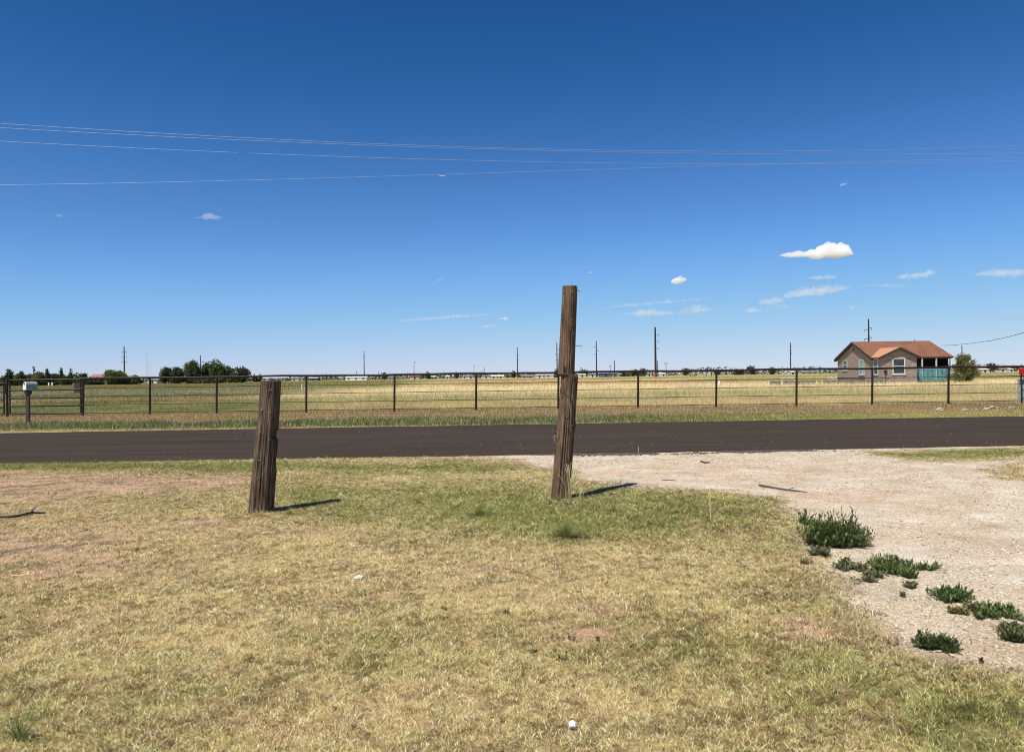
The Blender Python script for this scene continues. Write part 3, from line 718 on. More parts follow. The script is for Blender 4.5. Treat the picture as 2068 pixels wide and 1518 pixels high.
# ------------------------------------------------------------------ overhead wires
def curve_fit(pts, n=60):
    xs_ = np.array([p[0] for p in pts], float); ys_ = np.array([p[1] for p in pts], float)
    c = np.polyfit(xs_/1000, ys_, min(3, len(pts)-1)); t = np.linspace(xs_[0], xs_[-1], n)
    return list(zip(t, np.polyval(c, t/1000)))
def span(px_list, Y0, Y1, r, label, mat=M_alu):
    a, b = px_list[0], px_list[-1]
    P_ = [P(x, y, lerp(Y0, Y1, (x-a[0])/(b[0]-a[0]))) for x, y in px_list]
    o0 = P_[0]; m = MB(); m.tube([p-o0 for p in P_], r, 6)
    o = m.build('power_line', mat); o.location = o0
    return tag(o, label, 'power line', 'overhead power lines crossing the sky')
span(curve_fit([(-400,222),(0,249),(517,278),(1034,302),(1400,306),(1700,303),(2068,292.5),(2450,272)]), 29, 33, .005, 'topmost of the overhead power lines across the blue sky')
span(curve_fit([(-400,233),(0,258),(517,284),(1034,303),(1400,310),(1884,311),(2068,308.5),(2450,300)]), 28, 33.5, .005, 'second highest overhead power line, close under the topmost one')
span(curve_fit([(-400,262),(0,284.5),(517,309),(1034,328),(1384,331),(1700,330),(2068,323),(2450,310)]), 28.5, 33, .005, 'third overhead power line from the top at the left edge')
w4 = span(curve_fit([(-400,376),(0,371),(517,362.5),(893,355),(1034,351.5),(1284,338.5),(1484,331),(1684,327.5),(2068,320),(2450,316)]), 25, 32, .005, 'lowest overhead power line, carrying a small clamp')
p = P(893, 356, lerp(25, 32, 1293/2850)); m = MB(); m.tube([p+Vector((-.10,-.02,.01))-w4.location, p+Vector((.12,-.02,-.01))-w4.location], .016, 6); m.tube([p+Vector((-.02,-.02,.04))-w4.location, p+Vector((0,-.02,-.05))-w4.location], .012, 6)
m.build('clamp', M_alu, w4)

# ------------------------------------------------------------------ the brick house
HX0, HX1, HY0, HY1 = 42.2, 51.2, 90.0, 99.7
RDG, EV = 5.04, 3.12
house = empty('brick_house', (HX0, HY0, 0), 'tan brick farmhouse with rusty red metal roof and teal porch railing', 'house')
def hb(): return MB()
def hl(p): return Vector(p)-Vector((HX0, HY0, 0))
ym = (HY0+HY1)/2
PX = 46.3   # wall ends here, porch to the right
m = hb()   # main body with a gable at the left
def prismX(mb_, poly, x0, x1): mb_.prism([hl((x0, y_, z_)) for y_, z_ in poly], (x1-x0, 0, 0))
prismX(m, [(HY0,-.1),(HY1,-.1),(HY1,EV),(ym,RDG-.12),(HY0,EV)], HX0, PX)
prismX(m, [(HY0+2.4,-.1),(HY1,-.1),(HY1,EV),(ym,RDG-.12),(HY0+2.4,EV+.75)], PX, HX1-.25)
m.prism([hl((HX0+.003,88.0,-.1)), hl((PX,88.0,-.1)), hl((PX,88.0,EV)), hl(((HX0+PX)/2,88.0,4.02)), hl((HX0+.003,88.0,EV))], (0, 3.5, 0))
m.build('wall', M_brick, house)
OV = .32; sl_ = (RDG-EV)/(ym-HY0)
m = hb()
for sgn, yy in ((1, HY0-OV), (-1, HY1+OV)):
    ze = EV-OV*sl_+.06
    m.prism([hl((HX0-OV, yy, ze)), hl((HX1+.3, yy, ze)), hl((HX1+.3, ym, RDG+.06)), hl((HX0-OV, ym, RDG+.06))], (0, 0, .06))
m.build('roof', M_roof, house)
xm = (HX0+PX)/2; s2 = (4.10-3.12)/((PX-HX0)/2)
m = hb()
zl = 4.18-s2*((PX-HX0)/2+OV)
for xe in (HX0-OV-.02, PX+OV):
    m2 = hb(); m2.prism([hl((xe, 87.65, zl)), hl((xm, 87.65, 4.18)), hl((xm, 92.9, 4.18)), hl((xe, 90.3 if xe < xm else 90.3, zl))], (0, 0, .055))
    m2.build('roof', M_roof2 if xe < xm else M_roof, house)
# fascia boards along rakes
def board(a, b, w=.24, t=.05, n=(0,-1,0)):
    a = hl(a); b = hl(b); return [a, b, b-Vector((0,0,w)), a-Vector((0,0,w))]
m = hb()
m.prism(board((HX0-OV-.03,HY0-OV,EV-OV*sl_+.08),(HX0-OV-.03,ym,RDG+.08)), (.06,0,0)); m.prism(board((HX0-OV-.03,HY1+OV,EV-OV*sl_+.08),(HX0-OV-.03,ym,RDG+.08)), (.06,0,0))
m.prism(board((HX0-OV-.02,87.62,zl+.03),(xm,87.62,4.21)), (0,.05,0)); m.prism(board((PX+OV,87.62,zl+.03),(xm,87.62,4.21)), (0,.05,0))
m.prism(board((PX+OV,HY0-OV-.03,EV-OV*sl_+.07),(HX1+.3,HY0-OV-.03,EV-OV*sl_+.07), .12), (0,.05,0))
# soffit slabs under the eaves of the gables
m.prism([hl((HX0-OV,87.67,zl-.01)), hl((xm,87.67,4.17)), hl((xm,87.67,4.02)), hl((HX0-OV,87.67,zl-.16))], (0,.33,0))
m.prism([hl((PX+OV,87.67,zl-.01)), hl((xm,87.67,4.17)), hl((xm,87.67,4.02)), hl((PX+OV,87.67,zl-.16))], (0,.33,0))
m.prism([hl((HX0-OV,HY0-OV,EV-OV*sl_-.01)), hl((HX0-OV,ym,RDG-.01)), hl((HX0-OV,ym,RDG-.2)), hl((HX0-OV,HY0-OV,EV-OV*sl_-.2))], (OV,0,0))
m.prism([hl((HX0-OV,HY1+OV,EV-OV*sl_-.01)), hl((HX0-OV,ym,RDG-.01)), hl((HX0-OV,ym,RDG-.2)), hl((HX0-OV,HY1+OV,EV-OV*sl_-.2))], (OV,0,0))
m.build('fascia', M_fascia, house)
def win_front(x0, x1, z0, z1, y, trim, glass=M_glass):
    m = hb(); t_ = .10
    for a, b in (((x0-t_,z0-t_),(x0,z1+t_)),((x1,z0-t_),(x1+t_,z1+t_)),((x0,z1),(x1,z1+t_)),((x0,z0-t_),(x1,z0)),((x0,(z0+z1)/2-.04),(x1,(z0+z1)/2+.04))):
        m.box(hl((a[0],y-.05,a[1])), hl((b[0],y+.02,b[1])))
    m.box(hl((x0-.2,y-.10,z0-t_-.08)), hl((x1+.2,y+.02,z0-t_-.002)))
    w_ = m.build('window', trim, house)
    m = hb(); m.box(hl((x0,y-.02,z0)), hl((x1,y+.01,z1))); m.build('pane', glass, w_)
def win_left(y0, y1, z0, z1, x, trim, glass=M_glass):
    m = hb(); t_ = .09
    for a, b in (((y0-t_,z0-t_),(y0,z1+t_)),((y1,z0-t_),(y1+t_,z1+t_)),((y0,z1),(y1,z1+t_)),((y0,z0-t_),(y1,z0)),((y0,(z0+z1)/2-.04),(y1,(z0+z1)/2+.04))):
        m.box(hl((x-.05,a[0],a[1])), hl((x+.02,b[0],b[1])))
    m.box(hl((x-.10,y0-.2,z0-t_-.08)), hl((x+.02,y1+.2,z0-t_-.002)))
    w_ = m.build('window', trim, house)
    m = hb(); m.box(hl((x-.02,y0,z0)), hl((x+.01,y1,z1))); m.build('pane', glass, w_)
win_front(43.62, 44.85, 1.22, 2.86, 88.0, solid('pale window frame', (.52,.57,.56), .6, 0, .08, 5))
win_left(96.9, 97.9, 1.75, 2.85, HX0, M_teallight)
win_left(92.2, 93.4, 1.2, 2.85, HX0, M_teallight, M_curtain)
win_left(88.75, 89.6, 1.2, 2.85, HX0, M_teallight)
m = hb(); m.box(hl((HX0-.06,ym-.12,4.1)), hl((HX0,ym+.12,4.3))); m.box(hl((HX0-.05,ym-.05,4.3)), hl((HX0,ym+.05,4.55))); m.build('vent', M_fascia, house)
m = hb(); m.box(hl((42.55,87.86,1.30)), hl((42.85,87.99,1.60))); m.tube([hl((42.7,87.95,0)), hl((42.7,87.95,1.3))], .03, 6); m.tube([hl((42.7,87.95,.75)), hl((43.2,87.95,.75))], .02, 6); m.build('electric_meter', M_dark, house)
m = hb(); m.box(hl((HX0-.06,92,.62)), hl((HX0+.0,99.7,.72))); m.build('foundation_ledge', M_fascia, house)
# porch
YP = HY0-.25
m = hb(); m.box(hl((PX+.02,YP-.1,.36)), hl((HX1+.1,HY0+2.4,.5))); m.box(hl((PX+.3,YP+.3,-.1)), hl((HX1-.2,HY0+2.2,.36))); m.build('porch_deck', M_teal, house)
for xx in (47.85, 49.5, 51.1): hb().box(hl((xx-.07,YP-.05,.5)), hl((xx+.07,YP+.09,EV-.12))).build('porch_post', M_tan if xx > 51 else M_teallight, house)
rl = hb(); rl.box(hl((PX+.02,YP-.09,1.64)), hl((HX1+.05,YP+.0,1.71))); rl.box(hl((PX+.02,YP-.09,.56)), hl((HX1+.05,YP,.63)))
for i in range(33):
    xx = PX+.08+i*.148; rl.box(hl((xx,YP-.075,.63)), hl((xx+.085,YP-.03,1.64)))
rl.build('railing', M_teal, house)
m = hb(); m.box(hl((PX+.02,YP-.04,EV-.26)), hl((HX1+.1,YP+.1,EV-.13))); m.build('porch_beam', M_fascia, house)
m = hb(); m.box(hl((PX+.01,HY0+2.30,.5)), hl((HX1-.2,HY0+2.39,EV-.1))); m.box(hl((HX1-.2,HY0+.1,.5)), hl((HX1-.1,HY0+2.39,EV-.1))); m.build('porch_wall', M_fascia, house)  # shade of the deep porch put into the wall colour, near black over brick
m = hb(); m.box(hl((PX+.01,YP+.1,EV-.13)), hl((HX1+.1,HY0+2.3,EV-.09))); m.build('porch_ceiling', M_fascia, house)
m = hb(); m.box(hl((48.2,HY0+2.24,.5)), hl((49.1,HY0+2.29,2.55))); d_ = m.build('door', M_polewood, house)
m = hb(); m.tube([hl((49.0,HY0+2.19,1.5)), hl((49.0,HY0+2.23,1.5))], .03, 6); m.build('knob', M_steel, d_)
m = hb(); m.box(hl((HX1+.3,ym-.6,2.98)), hl((HX1+2.3,ym+1.8,3.08))); m.box(hl((HX1+2.15,ym-.5,0)), hl((HX1+2.25,ym-.4,2.98))); m.build('carport_roof', M_fascia, house)
MB().tube([hl((49.7,ym,5.05)), hl((49.7,ym,5.35))], .05, 6).build('vent_pipe', M_dark, house)
# service drop from the roof
a = P(1900, 697.5, 92.5); pts = [P(1900,697.5,92.5), P(1925,696.8,86), P(1960,693.5,78), P(2000,688,70), P(2035,680.5,62), P(2068,671.5,56), P(2120,655,50), P(2200,622,44)]
m = MB(); m.tube([p-a for p in pts], .022, 6); o = m.build('service_cable', M_blackcable); o.location = a; tag(o, 'dark cable sagging from the house roof to the right edge', 'cable')

# low grey wall and white blocks in front of the house
lw = empty('low_wall', P(1555, 777, 86), 'low grey broken block wall running in front of the brick house', 'wall'); lw.location.z = 0
x0 = lw.location.x; m = MB()
for i in range(44):
    xx = i*.3; hgt = .50+.09*random.random(); 
    if random.random() < .93: m.box((xx, -.1+random.uniform(-.02,.02), -.05), (xx+.285, .1+random.uniform(-.02,.02), hgt))
m.build('block_course', M_concrete, lw)
for i, (pa, pb, yb, lab) in enumerate(((1575,1585,768.6,'leftmost white block lying in the dry field left of the house'),(1590,1604,768.4,'wide white block in the dry field near a fence post'),
        (1672,1677,767.4,'first small white block just left of the brick house'),(1680,1687,767.6,'middle small white block beside the brick house'),(1690,1695,767.8,'white block touching the brick house corner'))):
    q = P((pa+pb)/2, yb, 150); w_ = (pb-pa)/FPX*150
    o = empty('white_block', (q.x, 150+i*.3, 0), lab, 'concrete block', 'white blocks in the field')
    m = MB(); m.box((-w_/2,-.25,-.05),(w_/2,.25,.34)); m.box((-w_/2+.05,-.2,.34),(w_/2-.1,.2,.42)); m.build('block', M_whiteblock, o)

# ------------------------------------------------------------------ foliage helpers
def crown_mesh(name, lobes, nleaf, size, tone, seed, gapn=.0, shell=.45):
    r = np.random.default_rng(seed); tot = sum(l[3]*l[4]*l[5] for l in lobes)**1.0; VV = []; CC = []
    for (cx, cy, cz, ax_, ay_, az_) in lobes:
        n = max(20, int(nleaf*(ax_*ay_*az_)/tot))
        d = r.normal(size=(n, 3)); d /= np.linalg.norm(d, axis=1)[:, None]
        rad = r.random(n)**shell
        bump = 1+.35*(fbm(d[:, 0]*2.2+seed, d[:, 1]*2.2+d[:, 2]*1.7, seed)-.5)*2
        p = d*(rad*bump)[:, None]*np.array([ax_, ay_, az_])+np.array([cx, cy, cz])
        p += r.normal(0, size*.35, (n, 3))
        cl = fbm(p[:, 0]/size*.35+seed, p[:, 2]/size*.35+p[:, 1]/size*.2, seed+2)
        keep = cl > gapn; p = p[keep]; cl = cl[keep]; n = len(p)
        u = r.normal(size=(n, 3)); u /= np.linalg.norm(u, axis=1)[:, None]
        v = np.cross(u, r.normal(size=(n, 3))); v /= np.linalg.norm(v, axis=1)[:, None]
        s_ = size*r.uniform(.5, 1.2, n)[:, None]
        q = np.stack([p-u*s_*.5, p+v*s_*.32, p+u*s_*.6, p-v*s_*.32], 1)
        VV.append(q.reshape(-1, 3))
        c = np.array(tone)*(.6+.8*cl[:, None])*r.uniform(.7, 1.35, n)[:, None]*np.array([1, 1, 1])+r.uniform(0, .012, n)[:, None]*np.array([1, .8, 0])
        CC.append(np.repeat(c, 4, 0))
    V = np.concatenate(VV); F = np.arange(len(V)).reshape(-1, 4)
    return np_mesh(name, V, F, 4, np.concatenate(CC))
DG = (.048,.066,.027); MG = (.075,.105,.032); LG = (.12,.155,.042); OG = (.075,.075,.035); GG = (.07,.078,.06)
def tree(px, wpx, ytop, Y, label, tone=MG, kind='round', seed=1, group='trees along the far field edge', leafs=1500, base=0.0):
    wd = wpx/FPX*Y; top = P(px, ytop, Y); ht = top.z; r = random.Random(seed)
    wd *= {'round': 1.22, 'flat': 1.12}.get(kind, 1.0)
    root = empty('tree', (top.x, Y, base), label, 'tree', group)
    tr = .035*ht+.03
    m = MB(); m.tube([(0,0,-.2),(r.uniform(-.1,.1),0,ht*.3),(r.uniform(-.2,.2),0,ht*.6)], [tr, tr*.75, tr*.4], 7)
    for k_ in range(5):
        a = r.uniform(0, 6.28); L_ = wd*.33
        m.tube([(0,0,ht*(.2+.07*k_)), (math.cos(a)*L_*.5, math.sin(a)*L_*.5, ht*(.4+.07*k_)), (math.cos(a)*L_, math.sin(a)*L_, ht*(.5+.08*k_))], [tr*.5, tr*.3, tr*.12], 5)
    m.build('trunk', M_bark, root)
    lobes = [(0,0,ht*.27, wd*.36, wd*.3, ht*.27)] if kind in ('round','flat') else []
    if kind == 'round':
        lobes.append((0,0,ht*.52, wd*.40, wd*.36, ht*.40))
        for k_ in range(6):
            a = r.uniform(0, 6.28); rr = r.uniform(.15, .30)*wd
            zz_ = ht*r.uniform(.38, .80); s_ = r.uniform(.16, .25)*wd
            lobes.append((math.cos(a)*rr, math.sin(a)*rr*.8, min(zz_, ht-s_*.9), s_, s_, s_*.9))
        lobes.append((r.uniform(-.1,.1)*wd, 0, ht-wd*.17, wd*.2, wd*.2, wd*.18))
    elif kind == 'spire':
        for k_ in range(7):
            f = k_/6; lobes.append((r.uniform(-.08,.08)*wd, 0, ht*(.22+.70*f), wd*(.46-.26*f), wd*(.46-.26*f), ht*.12))
    elif kind == 'flat':
        for k_ in range(9):
            lobes.append((r.uniform(-.38,.38)*wd, r.uniform(-.2,.2)*wd, ht*r.uniform(.3,.62), wd*.17, wd*.16, ht*.36))
    elif kind == 'bare':
        lobes.append((0,0,ht*.65, wd*.4, wd*.4, ht*.3)); leafs = 60
    link('crown', crown_mesh('crown', lobes, leafs, max(.28, .0022*Y*(wd/8)**.3), tone, seed*7+3, gapn=.30), M_leaf, root)
    return root
# left group
LT = [(4,22,757,330,MG,'flat','low bushy tree cut by the left edge of the photo'),
 (18,15,745,325,DG,'round','tall dark tree above the left gate post'),
 (31,22,752,335,MG,'flat','bushy tree between the gate post and the mailbox'),
 (43,13,749,330,DG,'round','narrow dark tree standing just above the mailbox top'),
 (55,22,753,340,MG,'flat','low tree just left of the small crossarm utility pole'),
 (77,26,750,335,LG,'round','broad green tree just right of the small crossarm pole'),
 (95,11,745,330,DG,'spire','pointed dark conifer in the middle of the left grove'),
 (106,26,752,340,DG,'flat','dark round tree right of the pointed conifer'),
 (124,10,743,325,MG,'spire','tallest slender poplar of the left grove'),
 (134,22,754,338,DG,'flat','low dark tree between the two slender poplars'),
 (143.5,8,745,328,MG,'spire','second slender poplar, the one nearer the red roof'),
 (161,28,752,330,MG,'flat','dome shaped tree left of the red roofed barn'),
 (180,16,760,320,DG,'flat','small dark shrub tree in front of the red roofed barn'),
 (222,26,747,322,LG,'round','light green tree against the right end of the red roofed barn'),
 (243,26,748,326,LG,'round','bushy green tree at the foot of the tall left transmission pole'),
 (268,24,757,330,DG,'flat','low dark tree just right of the tall left transmission pole'),
 (340,32,740,340,DG,'round','left half of the isolated round tree right of the thin mast'),
 (358,26,741,335,DG,'round','right half of the isolated round tree right of the thin mast'),
 (387,36,726,345,MG,'round','big cottonwood at the left of the tallest tree cluster'),
 (416,24,731,350,DG,'round','dark tree in the dip of the tallest tree cluster'),
 (439,38,725,345,MG,'round','biggest tree of the tallest tree cluster'),
 (463,20,737,350,MG,'round','smaller tree at the right shoulder of the tallest cluster'),
 (476,24,749,340,DG,'flat','low dark shrubby tree between the cluster and its last tree'),
 (490,34,741,338,DG,'round','round dark tree ending the cluster at the right'),
 (520,18,756,420,GG,'flat','small low tree just left of the shorter wooden post'),
 (190,50,763,335,DG,'flat','dark hedge of shrubs under the red barn roof'),
 (105,95,753.5,342,DG,'flat','dark undergrowth below the left grove, behind the gate'),
 (30,60,755,340,DG,'flat','dark undergrowth behind the mailbox and gate post'),
 (262,60,761,330,DG,'flat','dark undergrowth right of the light green trees'),
 (420,100,757,342,DG,'flat','dark undergrowth below the tallest tree cluster')]
for i, (px_, w_, yt, Yd, tn, kd, lab) in enumerate(LT): tree(px_, w_, yt, Yd, lab, tn, kd, 11+i, 'trees of the left grove', 3600 if w_ > 25 else 2000)
FT = [(776,10,752,560,'small round tree above the rail left of the second field post'),
 (865,12,751.5,560,'small dark tree behind the pinkish far house'),
 (922,8,752,600,'tiny tree just left of the fourth fence post'),
 (1037,8,749,560,'tiny spiky tree left of the middle transmission pole'),
 (1124,10,745,500,'small tree at the foot of the pole beside the leaning post'),
 (1179,22,745,520,'low dark tree just right of the taller wooden post'),
 (1262,36,751,560,'long low tree left of the biggest transmission pole'),
 (1283,20,746,540,'dark tree between small poles and the biggest transmission pole'),
 (1299,16,743.5,540,'rounded tree immediately left of the biggest transmission pole'),
 (1385,16,743.5,560,'lone dome tree right of the biggest transmission pole'),
 (1448,12,747,620,'tiny tree right above a fence post in the middle right'),
 (1492,28,743.5,560,'uneven tree left of the round topped one'),
 (1518,20,738.5,540,'round topped tree, highest on the right horizon'),
 (1560,13,741.5,580,'small tree left of the thin right transmission pole'),
 (1985,14,741,520,'small low tree just right of the yard juniper'),
 (2004,22,733,480,'dark round tree right of the yard juniper'),
 (2040,30,742,560,'low far tree near the right edge')]
for i, (px_, w_, yt, Yd, lab) in enumerate(FT): tree(px_, w_, yt, Yd, lab, DG if i % 2 else GG, 'flat' if w_ > 25 else 'round', 71+i, 'small trees on the horizon', 500)
# continuous far treeline
n = 16000; r = np.random.default_rng(5)
tx = r.uniform(-560, 640, n); ty = 610+r.uniform(0, 90, n)+.03*np.abs(tx)
hh = (1.2+4.2*fbm(tx*.03, tx*0, 401)**1.5*1.6 + 1.2*fbm(tx*.2, tx*0, 402))*(.6+.5*sst(-100, 300, tx))
tz = r.random(n)**.8*hh; sz = 1.5*r.uniform(.5, 1.2, n)
u = r.normal(size=(n, 3)); u /= np.linalg.norm(u, axis=1)[:, None]; v = np.cross(u, r.normal(size=(n, 3))); v /= np.linalg.norm(v, axis=1)[:, None]
p = np.stack([tx, ty, tz], -1); V = np.stack([p-u*sz[:, None]*.5, p+v*sz[:, None]*.4, p+u*sz[:, None]*.6, p-v*sz[:, None]*.4], 1).reshape(-1, 3)
cc = np.repeat(np.array([.06,.075,.045])*r.uniform(.6, 1.4, n)[:, None], 4, 0)
tl = link('treeline', np_mesh('treeline', V, np.arange(len(V)).reshape(-1, 4), 4, cc), M_leaf); tag(tl, 'thin dark line of far trees and scrub along the horizon', 'treeline', kind='stuff')

# juniper beside the house
jp = P(1945, 715, 88.5); jr = empty('juniper_bush', (jp.x, 88.5, 0), 'ragged olive green juniper right of the house porch', 'bush')
MB().tube([(0,0,-.1),(0,0,1.5),(.1,0,jp.z*.8)], [.12,.09,.04], 7).build('trunk', M_bark, jr)
L_ = []; rr_ = random.Random(4)
for k_ in range(40):
    f = rr_.random(); a = rr_.uniform(0, 6.28); q = 2.05*(1-f*.72)*rr_.uniform(.2, 1)
    L_.append((math.cos(a)*q*1.05, math.sin(a)*q*.8, .35+f*(jp.z-.6), .55*(1.1-f*.5), .5, .48))
link('foliage', crown_mesh('foliage', L_, 14000, .15, (.17,.165,.062), 44, gapn=.34), M_leaf, jr)
st = P(1929, 756, 86); so_ = empty('stub_post', (st.x, 86, 0), 'short dark post with a stub arm right of the juniper', 'post')
m = MB(); m.box((-.08,-.08,-.1),(.08,.08,st.z+.05)); m.build('post', M_polewood, so_); m = MB(); m.box((-.1,-.05,st.z-.02),(.35,.05,st.z+.06)); m.build('arm', M_polewood, so_)

# ------------------------------------------------------------------ poles
def tpole(px, ytop, Y, label, arms=(), base_w=None, mat=None, wires=False):
    t = P(px, ytop, Y); ht = t.z; root = empty('transmission_pole', (t.x, Y, 0), label, 'transmission pole', 'tall transmission poles on the plain')
    bw = base_w or ht*.018
    MB().tube([(0,0,-.5),(0,0,ht*.5),(0,0,ht)], [bw, bw*.85, bw*.62], 10).build('pole', mat or M_polesteel, root)
    for (yy, sgn, Lpx) in arms:
        z_ = P(px, yy, Y).z; L_ = Lpx/FPX*Y*sgn
        a_ = MB(); a_.tube([(0,0,z_-.1*abs(L_)), (L_,0,z_)], [.16,.09], 6); ar = a_.build('arm', M_polesteel, root)
        MB().tube([(L_,0,z_), (L_,0,z_-1.1)], .12, 6).build('insulator', M_greyroof, ar)
    return root
tpole(250.5,699,480,'thick bare dark transmission pole right of the red barn',[(709.5,-1,4.5),(709.5,1,5),(719.5,-1,4.5),(719.5,1,5),(730,-1,4.5),(730,1,5)], .46)
tpole(404.5,717,520,'pole rising behind the tallest tree cluster',(), .42)
tpole(735,709.5,560,'plain transmission pole left of the small lamp topped pole',[(719,1,1.5)], .38)
tpole(1044.5,701,530,'transmission pole left of the pole beside the leaning post',[(717,1,3),(727,1,3)], .38)
tpole(1124.5,692,500,'transmission pole partly hidden by the taller wooden post',[(704,1,3),(715,-1,4),(715,1,4),(727,-1,4),(727,1,3)], .42)
tpole(1204,688,500,'transmission pole right of the taller wooden post',[(700.5,-1,4.5),(707.5,1,5.5),(714.5,-1,5)], .42)
tpole(1323,660.5,400,'biggest transmission pole with three short arms to the right',[(675,1,7),(689,1,7),(703,1,7)], .62)
tpole(1596,691.5,510,'thin transmission pole left of the brick house',[(698,1,2),(705,1,2),(712,1,2)], .42)
tpole(1754,644,330,'dark transmission pole rising behind the house roof',[(662,1,6),(665,-1,9),(681,1,6),(683.5,-1,9)], .42)
tag(link('orange_footing', MB().tube([(0,0,-.2),(0,0,1.9)], .75, 12).mesh('orange_footing'), solid('orange rust steel', (.35,.12,.05), .8)), 'rust orange footing at the base of the biggest transmission pole', 'footing').location = (P(1320.5,700,399).x, 398.3, 0)
def upole(px, ytop, Y, label, cross=None, thick=.16, lamp=False):
    t = P(px, ytop, Y); ht = t.z; root = empty('utility_pole', (t.x, Y, 0), label, 'utility pole', 'small utility poles on the horizon')
    MB().tube([(0,0,-.5),(0,0,ht)], [thick*1.2, thick*.8], 8).build('pole', M_polewood, root)
    if cross:
        L_ = cross/FPX*Y/2; m = MB(); m.box((-L_,-.08,ht-.55),(L_,.08,ht-.3)); c = m.build('crossarm', M_polewood, root)
        for s_ in (-.9,-.35,.35,.9): MB().tube([(L_*s_,0,ht-.3),(L_*s_,0,ht+.05)], .08, 6).build('insulator', M_greyroof, c)
    if lamp:
        m = MB(); m.box((-.1,-.2,ht-.1),(.9,.2,ht+.25)); m.build('lamp_head', M_greyroof, root)
    return root
u1 = upole(68,740,300,'utility pole with a crossarm and transformer above the mailbox',6.5,.22)
MB().tube([(.35,0,P(68,748,300).z-.3),(.35,0,P(68,745,300).z)], .3, 10).build('transformer', M_dark, u1)
upole(836,731.5,430,'lamp topped pole above the pinkish far house',None,.16,True)
upole(957,738.5,470,'short lamp topped pole left of the bare twiggy tree',None,.12,True)
upole(978,741.5,560,'thin faint pole right of the bare twiggy tree')
upole(1232.5,738,520,'faint small pole with crossarm right of a transmission pole',4.5,.14)
upole(1240.8,727,420,'short thick utility pole left of the biggest transmission pole',None,.24)
upole(1328,728,460,'utility pole standing right behind the biggest transmission pole',None,.26)
upole(1345,732.5,480,'small T shaped utility pole right of the biggest transmission pole',8,.2)
upole(1942.5,697.5,190,'thin dark pole showing above the yard juniper',None,.13)
for i, (px_, yt, Yd, lab) in enumerate(((640,752.5,600,'faint stub pole left of a row of three above the rail'),(650.5,753,600,'middle faint stub pole of three above the rail'),(658.5,752,600,'third faint stub pole above the rail'),
     (764.5,750,600,'faint pole left of the small round horizon tree'),(823.5,751,600,'faint stub pole just left of the lamp topped pole'),(896.5,749,600,'faint pole right of the pinkish far house'),
     (584,753,640,'faint stub pole right of the shorter wooden post'),(1655,738.5,600,'faint thin pole just left of the brick house'),(720,749,620,'faint pole immediately left of the plain transmission pole'))):
    upole(px_, yt, Yd, lab, None, .18)
# thin mast
t = P(296.5, 712, 900); ms = empty('radio_mast', (t.x, 900, 0), 'very thin pale radio mast between the grove and the round tree', 'radio mast')
MB().tube([(0,0,0),(0,0,t.z)], .22, 5).build('mast', M_ped, ms)
for k_ in range(3):
    m = MB(); m.tube([(0,0,t.z*(.5+.2*k_)), (6+k_,0,0)], .05, 4); m.build('guy_wire', M_ped, ms)
# faint conductors at the right
for y0, y1, lab in (((662),(643),'upper faint conductor leaving the pole behind the house'),((681),(665),'lower faint conductor leaving the pole behind the house')):
    a = P(1760, y0, 330); pts = [P(lerp(1760,2200,k/12), y0+(y1-y0)*((k/12*440)/308)**1.25, 330-k*14) for k in range(13)]
    m = MB(); m.tube([p-a for p in pts], .016, 5); o = m.build('conductor', M_ped); o.location = a; tag(o, lab, 'power line')

# ------------------------------------------------------------------ far buildings
M_farwhite = solid('weathered white siding', (.56,.54,.50), .8, 0, .12, .8)
def bldg(px0, px1, yt, Y, wall, roof, label, cat='building', gable=.35, name='farm_building', depth=8, ewf=.62, door=True):
    a = P(px0, yt, Y); b = P(px1, yt, Y); w_ = b.x-a.x; ht = max(2.2, a.z); ev = ht*(1-gable)
    if wall is M_white and w_ < 11: wall = M_farwhite
    if roof is M_white: roof = M_farwhite
    root = empty(name, (a.x, Y, 0), label, cat, 'far buildings at the edge of the field')
    m = MB(); m.prism([(.25,0,-.2),(.25,0,ev),(.25,depth/2,ht-.1),(.25,depth,ev),(.25,depth,-.2)], (w_-.5,0,0)); m.build('wall', wall, root)
    m = MB()
    for y_ in (-.35, depth+.35): m.prism([(0,y_,ev-.05),(w_,y_,ev-.05),(w_,depth/2,ht),(0,depth/2,ht)], (0,0,.14))
    m.build('roof', roof, root)
    nW = max(1, int(w_/4))
    for i in range(nW):
        xx = w_*(i+.5)/nW
        if door and i == nW//2: MB().box((xx-.5,-.06,0),(xx+.5,-.002,min(2.1,ev-.2))).build('door', M_dark, root)
        else: MB().box((xx-.55,-.06,min(1,ev-1.2)),(xx+.55,-.002,min(2.0,ev-.25))).build('window', M_glass, root)
    return root
bldg(176,217,756,345,M_blue,M_redroof,'low barn with faded red metal roof among the left trees',depth=10,gable=.5)
bldg(297,318,768.5,420,M_white,M_greyroof,'low white building left of the isolated round tree',gable=.2)
bldg(325,345,769.5,430,M_white,M_greyroof,'white building under the isolated round tree',gable=.2)
bldg(524,543,763.5,470,M_white,M_white,'white trailer seen just over the shorter wooden post',gable=.15,depth=4)
bldg(566,576,763.5,560,M_tan,M_greyroof,'small tan building right of the shorter wooden post',gable=.3)
bldg(588,612,762.5,560,M_white,M_greyroof,'white farm building left of the third field post',gable=.35)
bldg(622,642,762,570,M_blue,M_ped,'blue grey shed right of the third field post',gable=.3)
bldg(697,741,760.5,520,M_white,M_white,'long white shed left of the plain transmission pole',gable=.3,door=False)
bldg(748,756,762,560,M_tan,M_greyroof,'small tan shed right of the long white shed',gable=.3)
bldg(784,793,760,540,M_white,M_greyroof,'white hut left of the pinkish house',gable=.4)
bldg(827,848,757.5,520,M_pink,M_tanroof,'pinkish house below the lamp topped pole',gable=.3,cat='house',name='far_house')
bldg(865,880,760.5,570,M_blue,M_white,'pale blue shed right of the pinkish house',gable=.3)
